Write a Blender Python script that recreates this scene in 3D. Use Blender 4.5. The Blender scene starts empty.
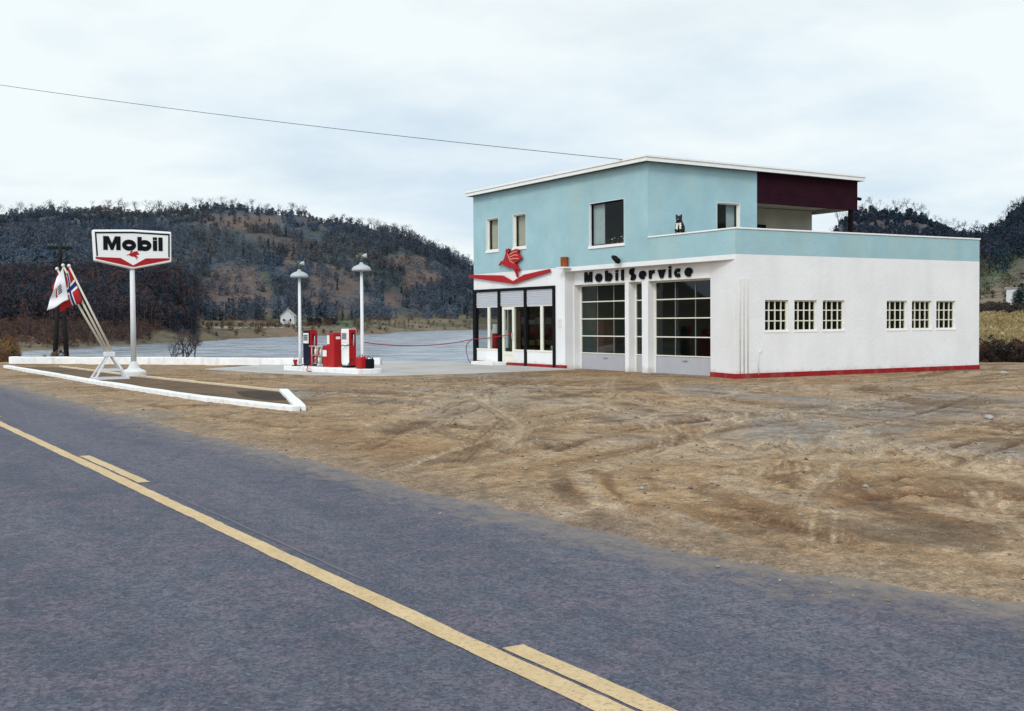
import bpy, bmesh, math, random
import numpy as np
from mathutils import Vector, Matrix

random.seed(7)
rng = np.random.default_rng(11)
SC = bpy.context.scene
COL = SC.collection
R = math.radians

# ------------------------------------------------------------------ camera (solved from the building's vanishing points)
F = 1165.0
CZ = 1.63
def _ray(x, y): return np.array([x - 512.0, 355.5 - y, -F])
_v1 = _ray(-178, 326); _v1 /= np.linalg.norm(_v1)
_v2 = _ray(2482, 308.5); _v2 /= np.linalg.norm(_v2)
_X = -_v1; _Y = _v2 - _v2.dot(_X) * _X; _Y /= np.linalg.norm(_Y); _Z = np.cross(_X, _Y)
CAM = np.array([_X, _Y, _Z])
EYE = np.array([0.0, 0.0, CZ])
def sight(x, y): return CAM @ _ray(x, y)
def ground_at(x, y, z=0.0):
    v = sight(x, y); return EYE + v * ((z - CZ) / v[2])
def at(x, y, dist):
    v = sight(x, y); return EYE + v * (dist / math.hypot(v[0], v[1]))
def on_x(x, y, xx):
    v = sight(x, y); return EYE + v * (xx / v[0])

cam = bpy.data.cameras.new('camera'); cam_o = bpy.data.objects.new('camera', cam); COL.objects.link(cam_o)
m4 = Matrix([list(CAM[i]) + [EYE[i]] for i in range(3)] + [[0, 0, 0, 1]])
cam_o.matrix_world = m4
cam.sensor_width = 36.0; cam.lens = F / 1024 * 36.0
cam.clip_start = 0.1; cam.clip_end = 6000
SC.camera = cam_o

# ------------------------------------------------------------------ materials
MATS = {}
def nodes_of(m):
    m.use_nodes = True
    return m.node_tree, m.node_tree.nodes, m.node_tree.links
def paint(name, col, rough=0.6, var=0.12, scale=3.0, bump=0.0, bscale=30.0, metallic=0.0, spec=0.22, grime=None, foot_tint=None):
    """painted / plastered surface with a little uneven wear"""
    if name in MATS: return MATS[name]
    m = bpy.data.materials.new(name); t, n, l = nodes_of(m)
    b = n['Principled BSDF']
    b.inputs['Roughness'].default_value = rough; b.inputs['Metallic'].default_value = metallic
    b.inputs['Specular IOR Level'].default_value = spec
    tc = n.new('ShaderNodeTexCoord')
    nz = n.new('ShaderNodeTexNoise'); nz.inputs['Scale'].default_value = scale; nz.inputs['Detail'].default_value = 6
    nz.inputs['Roughness'].default_value = 0.65
    l.new(tc.outputs['Object'], nz.inputs['Vector'])
    mx = n.new('ShaderNodeMix'); mx.data_type = 'RGBA'
    c = np.array(col[:3])
    mx.inputs[6].default_value = (*np.clip(c * (1 - var), 0, 1), 1); mx.inputs[7].default_value = (*np.clip(c * (1 + var), 0, 1), 1)
    mr = n.new('ShaderNodeMapRange'); mr.inputs[1].default_value = 0.3; mr.inputs[2].default_value = 0.7
    l.new(nz.outputs[0], mr.inputs[0]); l.new(mr.outputs[0], mx.inputs[0])
    out = mx.outputs[2]
    if grime:
        n2 = n.new('ShaderNodeTexNoise'); n2.inputs['Scale'].default_value = grime[1]; n2.inputs['Detail'].default_value = 8
        mp = n.new('ShaderNodeMapping'); mp.inputs['Scale'].default_value = (1, 1, 0.25)
        l.new(tc.outputs['Object'], mp.inputs[0]); l.new(mp.outputs[0], n2.inputs['Vector'])
        r2 = n.new('ShaderNodeMapRange'); r2.inputs[1].default_value = 0.52; r2.inputs[2].default_value = 0.8; r2.inputs[4].default_value = grime[2]
        l.new(n2.outputs[0], r2.inputs[0])
        m2 = n.new('ShaderNodeMix'); m2.data_type = 'RGBA'; m2.inputs[7].default_value = (*grime[0], 1)
        l.new(r2.outputs[0], m2.inputs[0]); l.new(out, m2.inputs[6]); out = m2.outputs[2]
    if foot_tint:      # brown tint, strongest at the foot of the wall, in ragged tongues
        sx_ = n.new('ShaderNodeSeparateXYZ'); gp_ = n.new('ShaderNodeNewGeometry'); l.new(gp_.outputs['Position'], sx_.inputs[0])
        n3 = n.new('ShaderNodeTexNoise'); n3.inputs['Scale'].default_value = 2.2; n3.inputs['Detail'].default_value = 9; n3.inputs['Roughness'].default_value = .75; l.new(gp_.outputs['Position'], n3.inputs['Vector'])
        r3 = n.new('ShaderNodeMapRange'); r3.inputs[1].default_value = .3; r3.inputs[2].default_value = .7; r3.inputs[3].default_value = 0; r3.inputs[4].default_value = foot_tint[1]; l.new(n3.outputs[0], r3.inputs[0])
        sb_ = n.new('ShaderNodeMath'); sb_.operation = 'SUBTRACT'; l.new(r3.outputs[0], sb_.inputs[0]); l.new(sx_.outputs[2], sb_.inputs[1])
        r4 = n.new('ShaderNodeMapRange'); r4.inputs[1].default_value = -.1; r4.inputs[2].default_value = .35 * foot_tint[1]; r4.inputs[4].default_value = .55; l.new(sb_.outputs[0], r4.inputs[0])
        m4_ = n.new('ShaderNodeMix'); m4_.data_type = 'RGBA'; m4_.inputs[7].default_value = (*foot_tint[0], 1); l.new(r4.outputs[0], m4_.inputs[0]); l.new(out, m4_.inputs[6]); out = m4_.outputs[2]
    l.new(out, b.inputs['Base Color'])
    if bump:
        bz = n.new('ShaderNodeTexNoise'); bz.inputs['Scale'].default_value = bscale; bz.inputs['Detail'].default_value = 4
        l.new(tc.outputs['Object'], bz.inputs['Vector'])
        bp = n.new('ShaderNodeBump'); bp.inputs['Strength'].default_value = bump; bp.inputs['Distance'].default_value = 0.02
        l.new(bz.outputs[0], bp.inputs['Height']); l.new(bp.outputs[0], b.inputs['Normal'])
    MATS[name] = m
    return m

def glass(name, tint=(0.75, 0.8, 0.8), refl=1.0):
    if name in MATS: return MATS[name]
    m = bpy.data.materials.new(name); t, n, l = nodes_of(m)
    n.remove(n['Principled BSDF'])
    tr = n.new('ShaderNodeBsdfTransparent'); tr.inputs[0].default_value = (*tint, 1)
    gl = n.new('ShaderNodeBsdfGlossy'); gl.inputs['Roughness'].default_value = 0.02; gl.inputs[0].default_value = (0.9, 0.95, 1, 1)
    fr = n.new('ShaderNodeFresnel'); ge = n.new('ShaderNodeNewGeometry'); ior = n.new('ShaderNodeMapRange'); ior.inputs[3].default_value = 1.5; ior.inputs[4].default_value = 1 / 1.5
    l.new(ge.outputs['Backfacing'], ior.inputs[0]); l.new(ior.outputs[0], fr.inputs[0])
    mu = n.new('ShaderNodeMath'); mu.operation = 'MULTIPLY'; mu.inputs[1].default_value = refl
    ms = n.new('ShaderNodeMixShader')
    l.new(fr.outputs[0], mu.inputs[0]); l.new(mu.outputs[0], ms.inputs[0]); l.new(tr.outputs[0], ms.inputs[1]); l.new(gl.outputs[0], ms.inputs[2])
    l.new(ms.outputs[0], n['Material Output'].inputs[0])
    MATS[name] = m
    return m

def tinted(name, rough=0.95, lo=0.7, hi=1.3, scale=1.2, bump=0.0, fine=25.0, grain=()):
    """base colour from the mesh's own tint attribute, broken up by noise"""
    if name in MATS: return MATS[name]
    m = bpy.data.materials.new(name); t, n, l = nodes_of(m)
    b = n['Principled BSDF']; b.inputs['Roughness'].default_value = rough; b.inputs['Specular IOR Level'].default_value = 0.2
    at_ = n.new('ShaderNodeAttribute'); at_.attribute_name = 'tint'
    tc = n.new('ShaderNodeTexCoord')
    nz = n.new('ShaderNodeTexNoise'); nz.inputs['Scale'].default_value = scale; nz.inputs['Detail'].default_value = 8; nz.inputs['Roughness'].default_value = 0.7
    l.new(tc.outputs['Object'], nz.inputs['Vector'])
    mr = n.new('ShaderNodeMapRange'); mr.inputs[1].default_value = 0.3; mr.inputs[2].default_value = 0.7; mr.inputs[3].default_value = lo; mr.inputs[4].default_value = hi
    l.new(nz.outputs[0], mr.inputs[0])
    mx = n.new('ShaderNodeMix'); mx.data_type = 'RGBA'; mx.blend_type = 'MULTIPLY'; mx.inputs[0].default_value = 1
    l.new(at_.outputs[0], mx.inputs[6]); l.new(mr.outputs[0], mx.inputs[7])
    last = mx.outputs[2]
    for sc_, a_, b_, lo_, hi_ in grain:
        g1 = n.new('ShaderNodeTexNoise'); g1.inputs['Scale'].default_value = sc_; g1.inputs['Detail'].default_value = 4; g1.inputs['Roughness'].default_value = .75
        l.new(tc.outputs['Object'], g1.inputs['Vector'])
        g2 = n.new('ShaderNodeMapRange'); g2.inputs[1].default_value = a_; g2.inputs[2].default_value = b_; g2.inputs[3].default_value = lo_; g2.inputs[4].default_value = hi_
        l.new(g1.outputs[0], g2.inputs[0])
        g3 = n.new('ShaderNodeMix'); g3.data_type = 'RGBA'; g3.blend_type = 'MULTIPLY'; g3.inputs[0].default_value = 1
        l.new(last, g3.inputs[6]); l.new(g2.outputs[0], g3.inputs[7]); last = g3.outputs[2]
    l.new(last, b.inputs['Base Color'])
    if bump:
        bz = n.new('ShaderNodeTexNoise'); bz.inputs['Scale'].default_value = fine; bz.inputs['Detail'].default_value = 8
        l.new(tc.outputs['Object'], bz.inputs['Vector'])
        bp = n.new('ShaderNodeBump'); bp.inputs['Strength'].default_value = bump; bp.inputs['Distance'].default_value = 0.05
        l.new(bz.outputs[0], bp.inputs['Height']); l.new(bp.outputs[0], b.inputs['Normal'])
    MATS[name] = m
    return m

WHITE = paint('white_plaster', (0.775, 0.77, 0.775), 0.75, 0.055, 0.9, 0.4, 14, grime=((0.60, 0.57, 0.52), 1.3, 0.34), foot_tint=((.46, .38, .29), .30))
TEAL = paint('teal_plaster', (0.315, 0.482, 0.525), 0.75, 0.10, 0.8, 0.4, 14, grime=((0.42, 0.52, 0.46), 0.9, 0.65))
TRIM = paint('white_trim', (0.80, 0.80, 0.79), 0.5, 0.03, 4)
CREAM = paint('cream_joinery', (0.74, 0.72, 0.62), 0.5, 0.04, 4)
REDB = paint('red_base_paint', (0.28, 0.011, 0.016), 0.6, 0.15, 4, grime=((0.25, 0.16, 0.11), 3, 0.5))
RED = paint('red_enamel', (0.36, 0.010, 0.013), 0.4, 0.08, 3)
BLACK = paint('black_paint', (0.007, 0.007, 0.008), 0.7, 0.2, 5, spec=0.1)
MAROON = paint('maroon_boards', (0.022, 0.005, 0.010), 0.8, 0.25, 2, spec=0.08)
BEIGE = paint('beige_render', (0.36, 0.34, 0.28), 0.8, 0.12, 1.2, grime=((0.22, 0.20, 0.16), 1.0, 0.6))
GREYB = paint('roller_blind', (0.50, 0.51, 0.56), 0.6, 0.04, 3)
PANELW = paint('door_panel_paint', (0.40, 0.40, 0.43), 0.55, 0.05, 3)
NAVY = paint('navy_enamel', (0.006, 0.009, 0.026), 0.45, 0.1, 3, spec=0.1)
PUMPW = paint('white_enamel', (0.78, 0.77, 0.75), 0.35, 0.03, 3)
STEEL = paint('grey_metal', (0.36, 0.38, 0.40), 0.45, 0.1, 5, metallic=0.3)
POSTW = paint('white_post_paint', (0.66, 0.67, 0.69), 0.5, 0.05, 4, grime=((0.45, 0.42, 0.38), 5, 0.35))
DISHG = paint('lamp_dish_enamel', (0.40, 0.43, 0.45), 0.4, 0.06, 4)
KERBW = paint('whitewashed_stone', (0.76, 0.75, 0.74), 0.85, 0.08, 2.5, 0.5, 12, grime=((0.40, 0.36, 0.30), 4, 0.55))
CONC = paint('concrete', (0.42, 0.40, 0.38), 0.9, 0.10, 0.8, 0.3, 20, grime=((0.34, 0.28, 0.21), 0.6, 0.7))
TIMBER = paint('tarred_timber', (0.020, 0.018, 0.017), 0.9, 0.3, 4)
POLEC = paint('flag_pole_paint', (0.66, 0.60, 0.50), 0.5, 0.06, 4)
RUBBER = paint('black_rubber', (0.02, 0.02, 0.022), 0.6, 0.2, 5)
ORANGE = paint('orange_glaze', (0.30, 0.075, 0.020), 0.4, 0.3, 6)
ROOFT = paint('roof_felt', (0.10, 0.10, 0.10), 0.95, 0.2, 2)
INTW = paint('interior_wall', (0.15, 0.16, 0.11), 0.8, 0.1, 1)
INTF = paint('interior_floor', (0.16, 0.15, 0.14), 0.7, 0.2, 1)
DADO = paint('green_dado', (0.05, 0.125, 0.105), 0.6, 0.1, 1)
CURT = paint('curtain_cloth', (0.55, 0.53, 0.46), 0.9, 0.1, 3)
CURTB = paint('pale_curtain_cloth', (0.45, 0.52, 0.56), 0.9, 0.1, 3)
WOOD = paint('brown_wood', (0.16, 0.09, 0.05), 0.6, 0.2, 3)
BARK = paint('bark', (0.075, 0.062, 0.058), 0.95, 0.3, 3)
TWIG = paint('twigs', (0.070, 0.057, 0.060), 0.95, 0.3, 2)
DARKLEAF = paint('evergreen_leaves', (0.022, 0.040, 0.024), 0.8, 0.5, 2)
GREENLEAF = paint('pot_plant_leaves', (0.05, 0.10, 0.035), 0.7, 0.4, 6)
BLUEF = paint('flag_blue', (0.015, 0.03, 0.14), 0.8, 0.1, 3)
REDF = paint('flag_red', (0.42, 0.02, 0.028), 0.8, 0.12, 3)
WHITEF = paint('flag_white', (0.78, 0.77, 0.78), 0.8, 0.06, 3)
TIN = paint('galvanised_tin', (0.45, 0.46, 0.47), 0.4, 0.15, 6, metallic=0.5)
PAPER = paint('notice_paper', (0.74, 0.70, 0.68), 0.8, 0.03, 5)
HOUSEW = paint('white_boarding', (0.55, 0.56, 0.56), 0.7, 0.05, 1)
SLATE = paint('pale_slate', (0.36, 0.35, 0.35), 0.8, 0.15, 1)
GLASS = glass('shop_glass', (0.80, 0.84, 0.84), 0.7)
DARKGLASS = glass('garage_glass', (0.56, 0.68, 0.64), 0.8)
SIDEGLASS = glass('side_glass', (0.62, 0.62, 0.44), 0.6)
WINGLASS = glass('window_glass', (0.75, 0.78, 0.75), 0.4)

# ------------------------------------------------------------------ mesh helpers
class MB:
    """collects polygons in a local frame; build() links them as one mesh object"""
    def __init__(self, O=(0, 0, 0), U=(1, 0, 0), N=(0, 1, 0)):
        self.v = []; self.f = []; self.mi = []; self.sm = []; self.m = 0; self.frame(O, U, N)
    def frame(self, O, U=(1, 0, 0), N=(0, 1, 0), W=(0, 0, 1)):
        self.O = Vector(O); self.U = Vector(U); self.N = Vector(N); self.W = Vector(W); return self
    def p(self, u, n, z): 
        self.v.append(self.O + self.U * u + self.N * n + self.W * z); return len(self.v) - 1
    def face(self, ids, smooth=False): self.f.append(tuple(ids)); self.mi.append(self.m); self.sm.append(smooth)
    def quad(self, a, b, c, d): self.face([self.p(*q) for q in (a, b, c, d)])
    def box(self, u0, u1, n0, n1, z0, z1):
        i = [self.p(u, n, z) for z in (z0, z1) for n in (n0, n1) for u in (u0, u1)]
        for q in ((0, 1, 3, 2), (4, 6, 7, 5), (0, 4, 5, 1), (2, 3, 7, 6), (0, 2, 6, 4), (1, 5, 7, 3)): self.face([i[k] for k in q])
        return self
    def prism(self, pts, n0, n1):
        """pts: (u, z) outline, extruded along n"""
        a = [self.p(u, n0, z) for u, z in pts]; b = [self.p(u, n1, z) for u, z in pts]
        self.face(a[::-1]); self.face(b)
        k = len(pts)
        for i in range(k): self.face((a[i], a[(i + 1) % k], b[(i + 1) % k], b[i]))
        return self
    def slab(self, pts, z0, z1):
        """pts: (u, n) outline, extruded along z"""
        a = [self.p(u, n, z0) for u, n in pts]; b = [self.p(u, n, z1) for u, n in pts]
        self.face(a[::-1]); self.face(b)
        k = len(pts)
        for i in range(k): self.face((a[i], a[(i + 1) % k], b[(i + 1) % k], b[i]))
        return self
    def tube(self, path, r, n=8, cap=True):
        path = [Vector(q) for q in path]; rs = r if isinstance(r, (list, tuple)) else [r] * len(path)
        prev = None; first = None
        for i, q in enumerate(path):
            t = (path[min(i + 1, len(path) - 1)] - path[max(i - 1, 0)]).normalized()
            a = t.orthogonal().normalized() if prev is None else (prev[1] - t * prev[1].dot(t)).normalized()
            b = t.cross(a)
            ring = [self.p(*(q + (a * math.cos(2 * math.pi * k / n) + b * math.sin(2 * math.pi * k / n)) * rs[i])) for k in range(n)]
            if prev:
                for k in range(n): self.face((prev[0][k], prev[0][(k + 1) % n], ring[(k + 1) % n], ring[k]), n > 5)
            else: first = ring
            prev = (ring, a)
        if cap: self.face(first[::-1]); self.face(prev[0])
        return self
    def lathe(self, prof, c=(0, 0, 0), n=20, cap=True):
        prev = None; first = None
        for r, z in prof:
            ring = [self.p(c[0] + r * math.cos(2 * math.pi * k / n), c[1] + r * math.sin(2 * math.pi * k / n), c[2] + z) for k in range(n)]
            if prev:
                for k in range(n): self.face((prev[k], prev[(k + 1) % n], ring[(k + 1) % n], ring[k]), True)
            else: first = ring
            prev = ring
        if cap: self.face(first[::-1]); self.face(prev)
        return self
    def stroke(self, pts, w, n0, n1, closed=False):
        """a thick pen stroke in the u-z plane"""
        P = [Vector((a, b)) for a, b in pts]; k = len(P); L = []; Rr = []
        for i in range(k):
            if closed: a, b = P[i - 1], P[(i + 1) % k]
            else: a, b = P[max(i - 1, 0)], P[min(i + 1, k - 1)]
            t = (b - a).normalized(); nn = Vector((-t.y, t.x))
            ww = w[i] if isinstance(w, (list, tuple)) else w
            L.append(P[i] + nn * ww / 2); Rr.append(P[i] - nn * ww / 2)
        A = [[self.p(q.x, nn, q.y) for q in S] for S in (L, Rr) for nn in (n0, n1)]
        for i in range(k if closed else k - 1):
            j = (i + 1) % k
            self.face((A[0][i], A[0][j], A[2][j], A[2][i])); self.face((A[1][i], A[3][i], A[3][j], A[1][j]))
            self.face((A[0][i], A[1][i], A[1][j], A[0][j])); self.face((A[2][i], A[2][j], A[3][j], A[3][i]))
        if not closed:
            for i in (0, k - 1): self.face((A[0][i], A[2][i], A[3][i], A[1][i]))
        return self
    def build(self, name, mats, parent=None, bevel=0.0, recalc=True):
        me = bpy.data.meshes.new(name)
        me.from_pydata([tuple(q) for q in self.v], [], self.f)
        for m in (mats if isinstance(mats, (list, tuple)) else [mats]): me.materials.append(m)
        me.polygons.foreach_set('material_index', self.mi); me.polygons.foreach_set('use_smooth', self.sm)
        if recalc:
            bm = bmesh.new(); bm.from_mesh(me); bmesh.ops.recalc_face_normals(bm, faces=bm.faces); bm.to_mesh(me); bm.free()
        o = bpy.data.objects.new(name, me); COL.objects.link(o)
        if parent is not None:
            o.parent = parent
            par = parent; mw = par.matrix_basis.copy()
            while par.parent: par = par.parent; mw = par.matrix_basis @ mw
            o.matrix_basis = mw.inverted()
        if bevel:
            b = o.modifiers.new('bevel', 'BEVEL'); b.width = bevel; b.segments = 2; b.limit_method = 'ANGLE'
        return o

def np_mesh(name, V, Fq, mat, tint=None, parent=None, smooth=False, extra=None, per_corner=False):
    me = bpy.data.meshes.new(name); V = np.asarray(V, np.float32); Fq = np.asarray(Fq, np.int32)
    k = Fq.shape[1]
    me.vertices.add(len(V)); me.vertices.foreach_set('co', V.ravel())
    me.loops.add(Fq.size); me.loops.foreach_set('vertex_index', Fq.ravel())
    me.polygons.add(len(Fq)); me.polygons.foreach_set('loop_start', np.arange(0, Fq.size, k, dtype=np.int32))
    me.polygons.foreach_set('loop_total', np.full(len(Fq), k, np.int32))
    me.polygons.foreach_set('use_smooth', np.full(len(Fq), smooth))
    me.update(calc_edges=True)
    if tint is not None:
        a = me.attributes.new('tint', 'FLOAT_COLOR', 'POINT')
        a.data.foreach_set('color', np.concatenate([tint, np.ones((len(tint), 1))], 1).astype(np.float32).ravel())
    for nm, arr in (extra or {}).items():
        a = me.attributes.new(nm, 'FLOAT', 'POINT'); a.data.foreach_set('value', np.asarray(arr, np.float32))
    me.materials.append(mat)
    o = bpy.data.objects.new(name, me); COL.objects.link(o)
    if parent is not None: o.parent = parent
    return o

def empty(name, loc, label=None, cat=None, group=None, rz=0.0):
    o = bpy.data.objects.new(name, None); o.empty_display_size = 0.3; COL.objects.link(o)
    o.location = loc; o.rotation_euler = (0, 0, rz)
    if label: tag(o, label, cat, group)
    return o
def tag(o, label, cat, group=None, kind=None):
    o['label'] = label; o['category'] = cat
    if group: o['group'] = group
    if kind: o['kind'] = kind
    return o
def setting(o, kind='structure'): o['kind'] = kind; return o
def copy_tree(o, parent=None):
    c = o.copy(); COL.objects.link(c)
    if parent is not None: c.parent = parent
    for ch in list(o.children): copy_tree(ch, c)
    return c

# value noise -------------------------------------------------------
def _h(ix, iy, s):
    n = (ix * 374761393 + iy * 668265263 + s * 974634777) & 0x7fffffff
    n = ((n ^ (n >> 13)) * 1274126177) & 0x7fffffff
    return ((n ^ (n >> 16)) & 0xffff) / 65535.0
def vnoise(x, y, s=0):
    x = np.asarray(x, float); y = np.asarray(y, float)
    ix = np.floor(x).astype(np.int64); iy = np.floor(y).astype(np.int64); fx = x - ix; fy = y - iy
    fx = fx * fx * (3 - 2 * fx); fy = fy * fy * (3 - 2 * fy)
    return (_h(ix, iy, s) * (1 - fx) + _h(ix + 1, iy, s) * fx) * (1 - fy) + (_h(ix, iy + 1, s) * (1 - fx) + _h(ix + 1, iy + 1, s) * fx) * fy
def fbm(x, y, o=4, s=0):
    v = 0; a = 0.5; t = 0
    for k in range(o): v = v + a * vnoise(x * 2 ** k, y * 2 ** k, s + k); t += a; a *= 0.5
    return v / t - 0.5
def sstep(a, b, x):
    t = np.clip((x - a) / (b - a), 0, 1); return t * t * (3 - 2 * t)

# ------------------------------------------------------------------ sky, sun
SUN_DIR = Vector((0.50, -0.62, 0.60)).normalized()
w = bpy.data.worlds.new('World'); SC.world = w; w.use_nodes = True
t, n, l = w.node_tree, w.node_tree.nodes, w.node_tree.links
bg = n['Background']; bg.inputs[1].default_value = 0.10
sky = n.new('ShaderNodeTexSky'); sky.sky_type = 'NISHITA'; sky.sun_disc = False
sky.sun_elevation = math.asin(SUN_DIR.z); sky.sun_rotation = math.atan2(SUN_DIR.x, SUN_DIR.y)
tc = n.new('ShaderNodeTexCoord')
sep = n.new('ShaderNodeSeparateXYZ'); l.new(tc.outputs['Generated'], sep.inputs[0])
zz = n.new('ShaderNodeMath'); zz.operation = 'MAXIMUM'; zz.inputs[1].default_value = 0.0; l.new(sep.outputs[2], zz.inputs[0])
za = n.new('ShaderNodeMath'); za.operation = 'ADD'; za.inputs[1].default_value = 0.16; l.new(zz.outputs[0], za.inputs[0])
dv = n.new('ShaderNodeVectorMath'); dv.operation = 'DIVIDE'; cmb = n.new('ShaderNodeCombineXYZ')
for i in range(3): l.new(za.outputs[0], cmb.inputs[i])
l.new(tc.outputs['Generated'], dv.inputs[0]); l.new(cmb.outputs[0], dv.inputs[1])
def wnoise(scale, detail, off):
    mp = n.new('ShaderNodeMapping'); mp.inputs['Location'].default_value = off; l.new(dv.outputs[0], mp.inputs[0])
    z = n.new('ShaderNodeTexNoise'); z.inputs['Scale'].default_value = scale; z.inputs['Detail'].default_value = detail; z.inputs['Roughness'].default_value = 0.55
    l.new(mp.outputs[0], z.inputs['Vector']); return z
n1 = wnoise(0.75, 6, (3.1, 1.7, 0.3)); n2 = wnoise(1.7, 7, (8.3, 2.2, 5.0))
def rng_node(src, a, b, c, d):
    r = n.new('ShaderNodeMapRange'); r.inputs[1].default_value = a; r.inputs[2].default_value = b; r.inputs[3].default_value = c; r.inputs[4].default_value = d
    l.new(src, r.inputs[0]); return r
r1 = rng_node(n1.outputs[0], 0.37, 0.55, 0.0, 1.0)
cl = n.new('ShaderNodeMix'); cl.data_type = 'RGBA'
cl.inputs[6].default_value = (6.7, 8.0, 9.1, 1); cl.inputs[7].default_value = (8.9, 9.7, 9.95, 1)
l.new(r1.outputs[0], cl.inputs[0])
# the cloud sheet is brighter towards the veiled sun (behind the camera)
dt = n.new('ShaderNodeVectorMath'); dt.operation = 'DOT_PRODUCT'; dt.inputs[1].default_value = SUN_DIR; l.new(tc.outputs['Generated'], dt.inputs[0])
gl = rng_node(dt.outputs['Value'], 0.1, 1.0, 1.0, 1.75)
mg = n.new('ShaderNodeMix'); mg.data_type = 'RGBA'; mg.blend_type = 'MULTIPLY'; mg.inputs[0].default_value = 1
l.new(cl.outputs[2], mg.inputs[6]); l.new(gl.outputs[0], mg.inputs[7])
r2 = rng_node(n2.outputs[0], 0.28, 0.50, 0.82, 1.0)
mx = n.new('ShaderNodeMix'); mx.data_type = 'RGBA'; l.new(r2.outputs[0], mx.inputs[0]); l.new(sky.outputs[0], mx.inputs[6]); l.new(mg.outputs[2], mx.inputs[7])
l.new(mx.outputs[2], bg.inputs[0])
sun = bpy.data.lights.new('sun', 'SUN'); sun.energy = 1.35; sun.angle = R(14); sun.color = (1.0, 0.975, 0.94)
so = bpy.data.objects.new('sun', sun); COL.objects.link(so); so.rotation_euler = SUN_DIR.to_track_quat('Z', 'Y').to_euler(); so.location = (0, 0, 60)

# ------------------------------------------------------------------ road geometry helpers
def y_line(x): return 2.80 + 0.0187 * (x + 4.75)
EX = np.array([-400, -34.8, -23, -17, -10.6, -8.2, -6.1, -4.8, -4.0, -1.0, 4, 15, 80.])
EY = np.array([y_line(-400) + 2.08, 4.19, 4.5, 4.72, 4.93, 4.99, 5.18, 5.5, 5.85, 6.6, 7.2, 7.4, y_line(80) + 2.4])
def y_edge(x): return np.interp(x, EX, EY)

# ------------------------------------------------------------------ ground sheet
YF = 21.33; XL = -38.85; XC = -24.12; YB = 31.4
def E(y, r, x):  # height that shows at image row y when r metres away, in the direction of column x
    return float(at(x, y, r)[2])
W0 = -2.0
def prof(x, pts): return (x, [(r, (E(-v, r, x) if v < -9 else v)) for r, v in pts])
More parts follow.
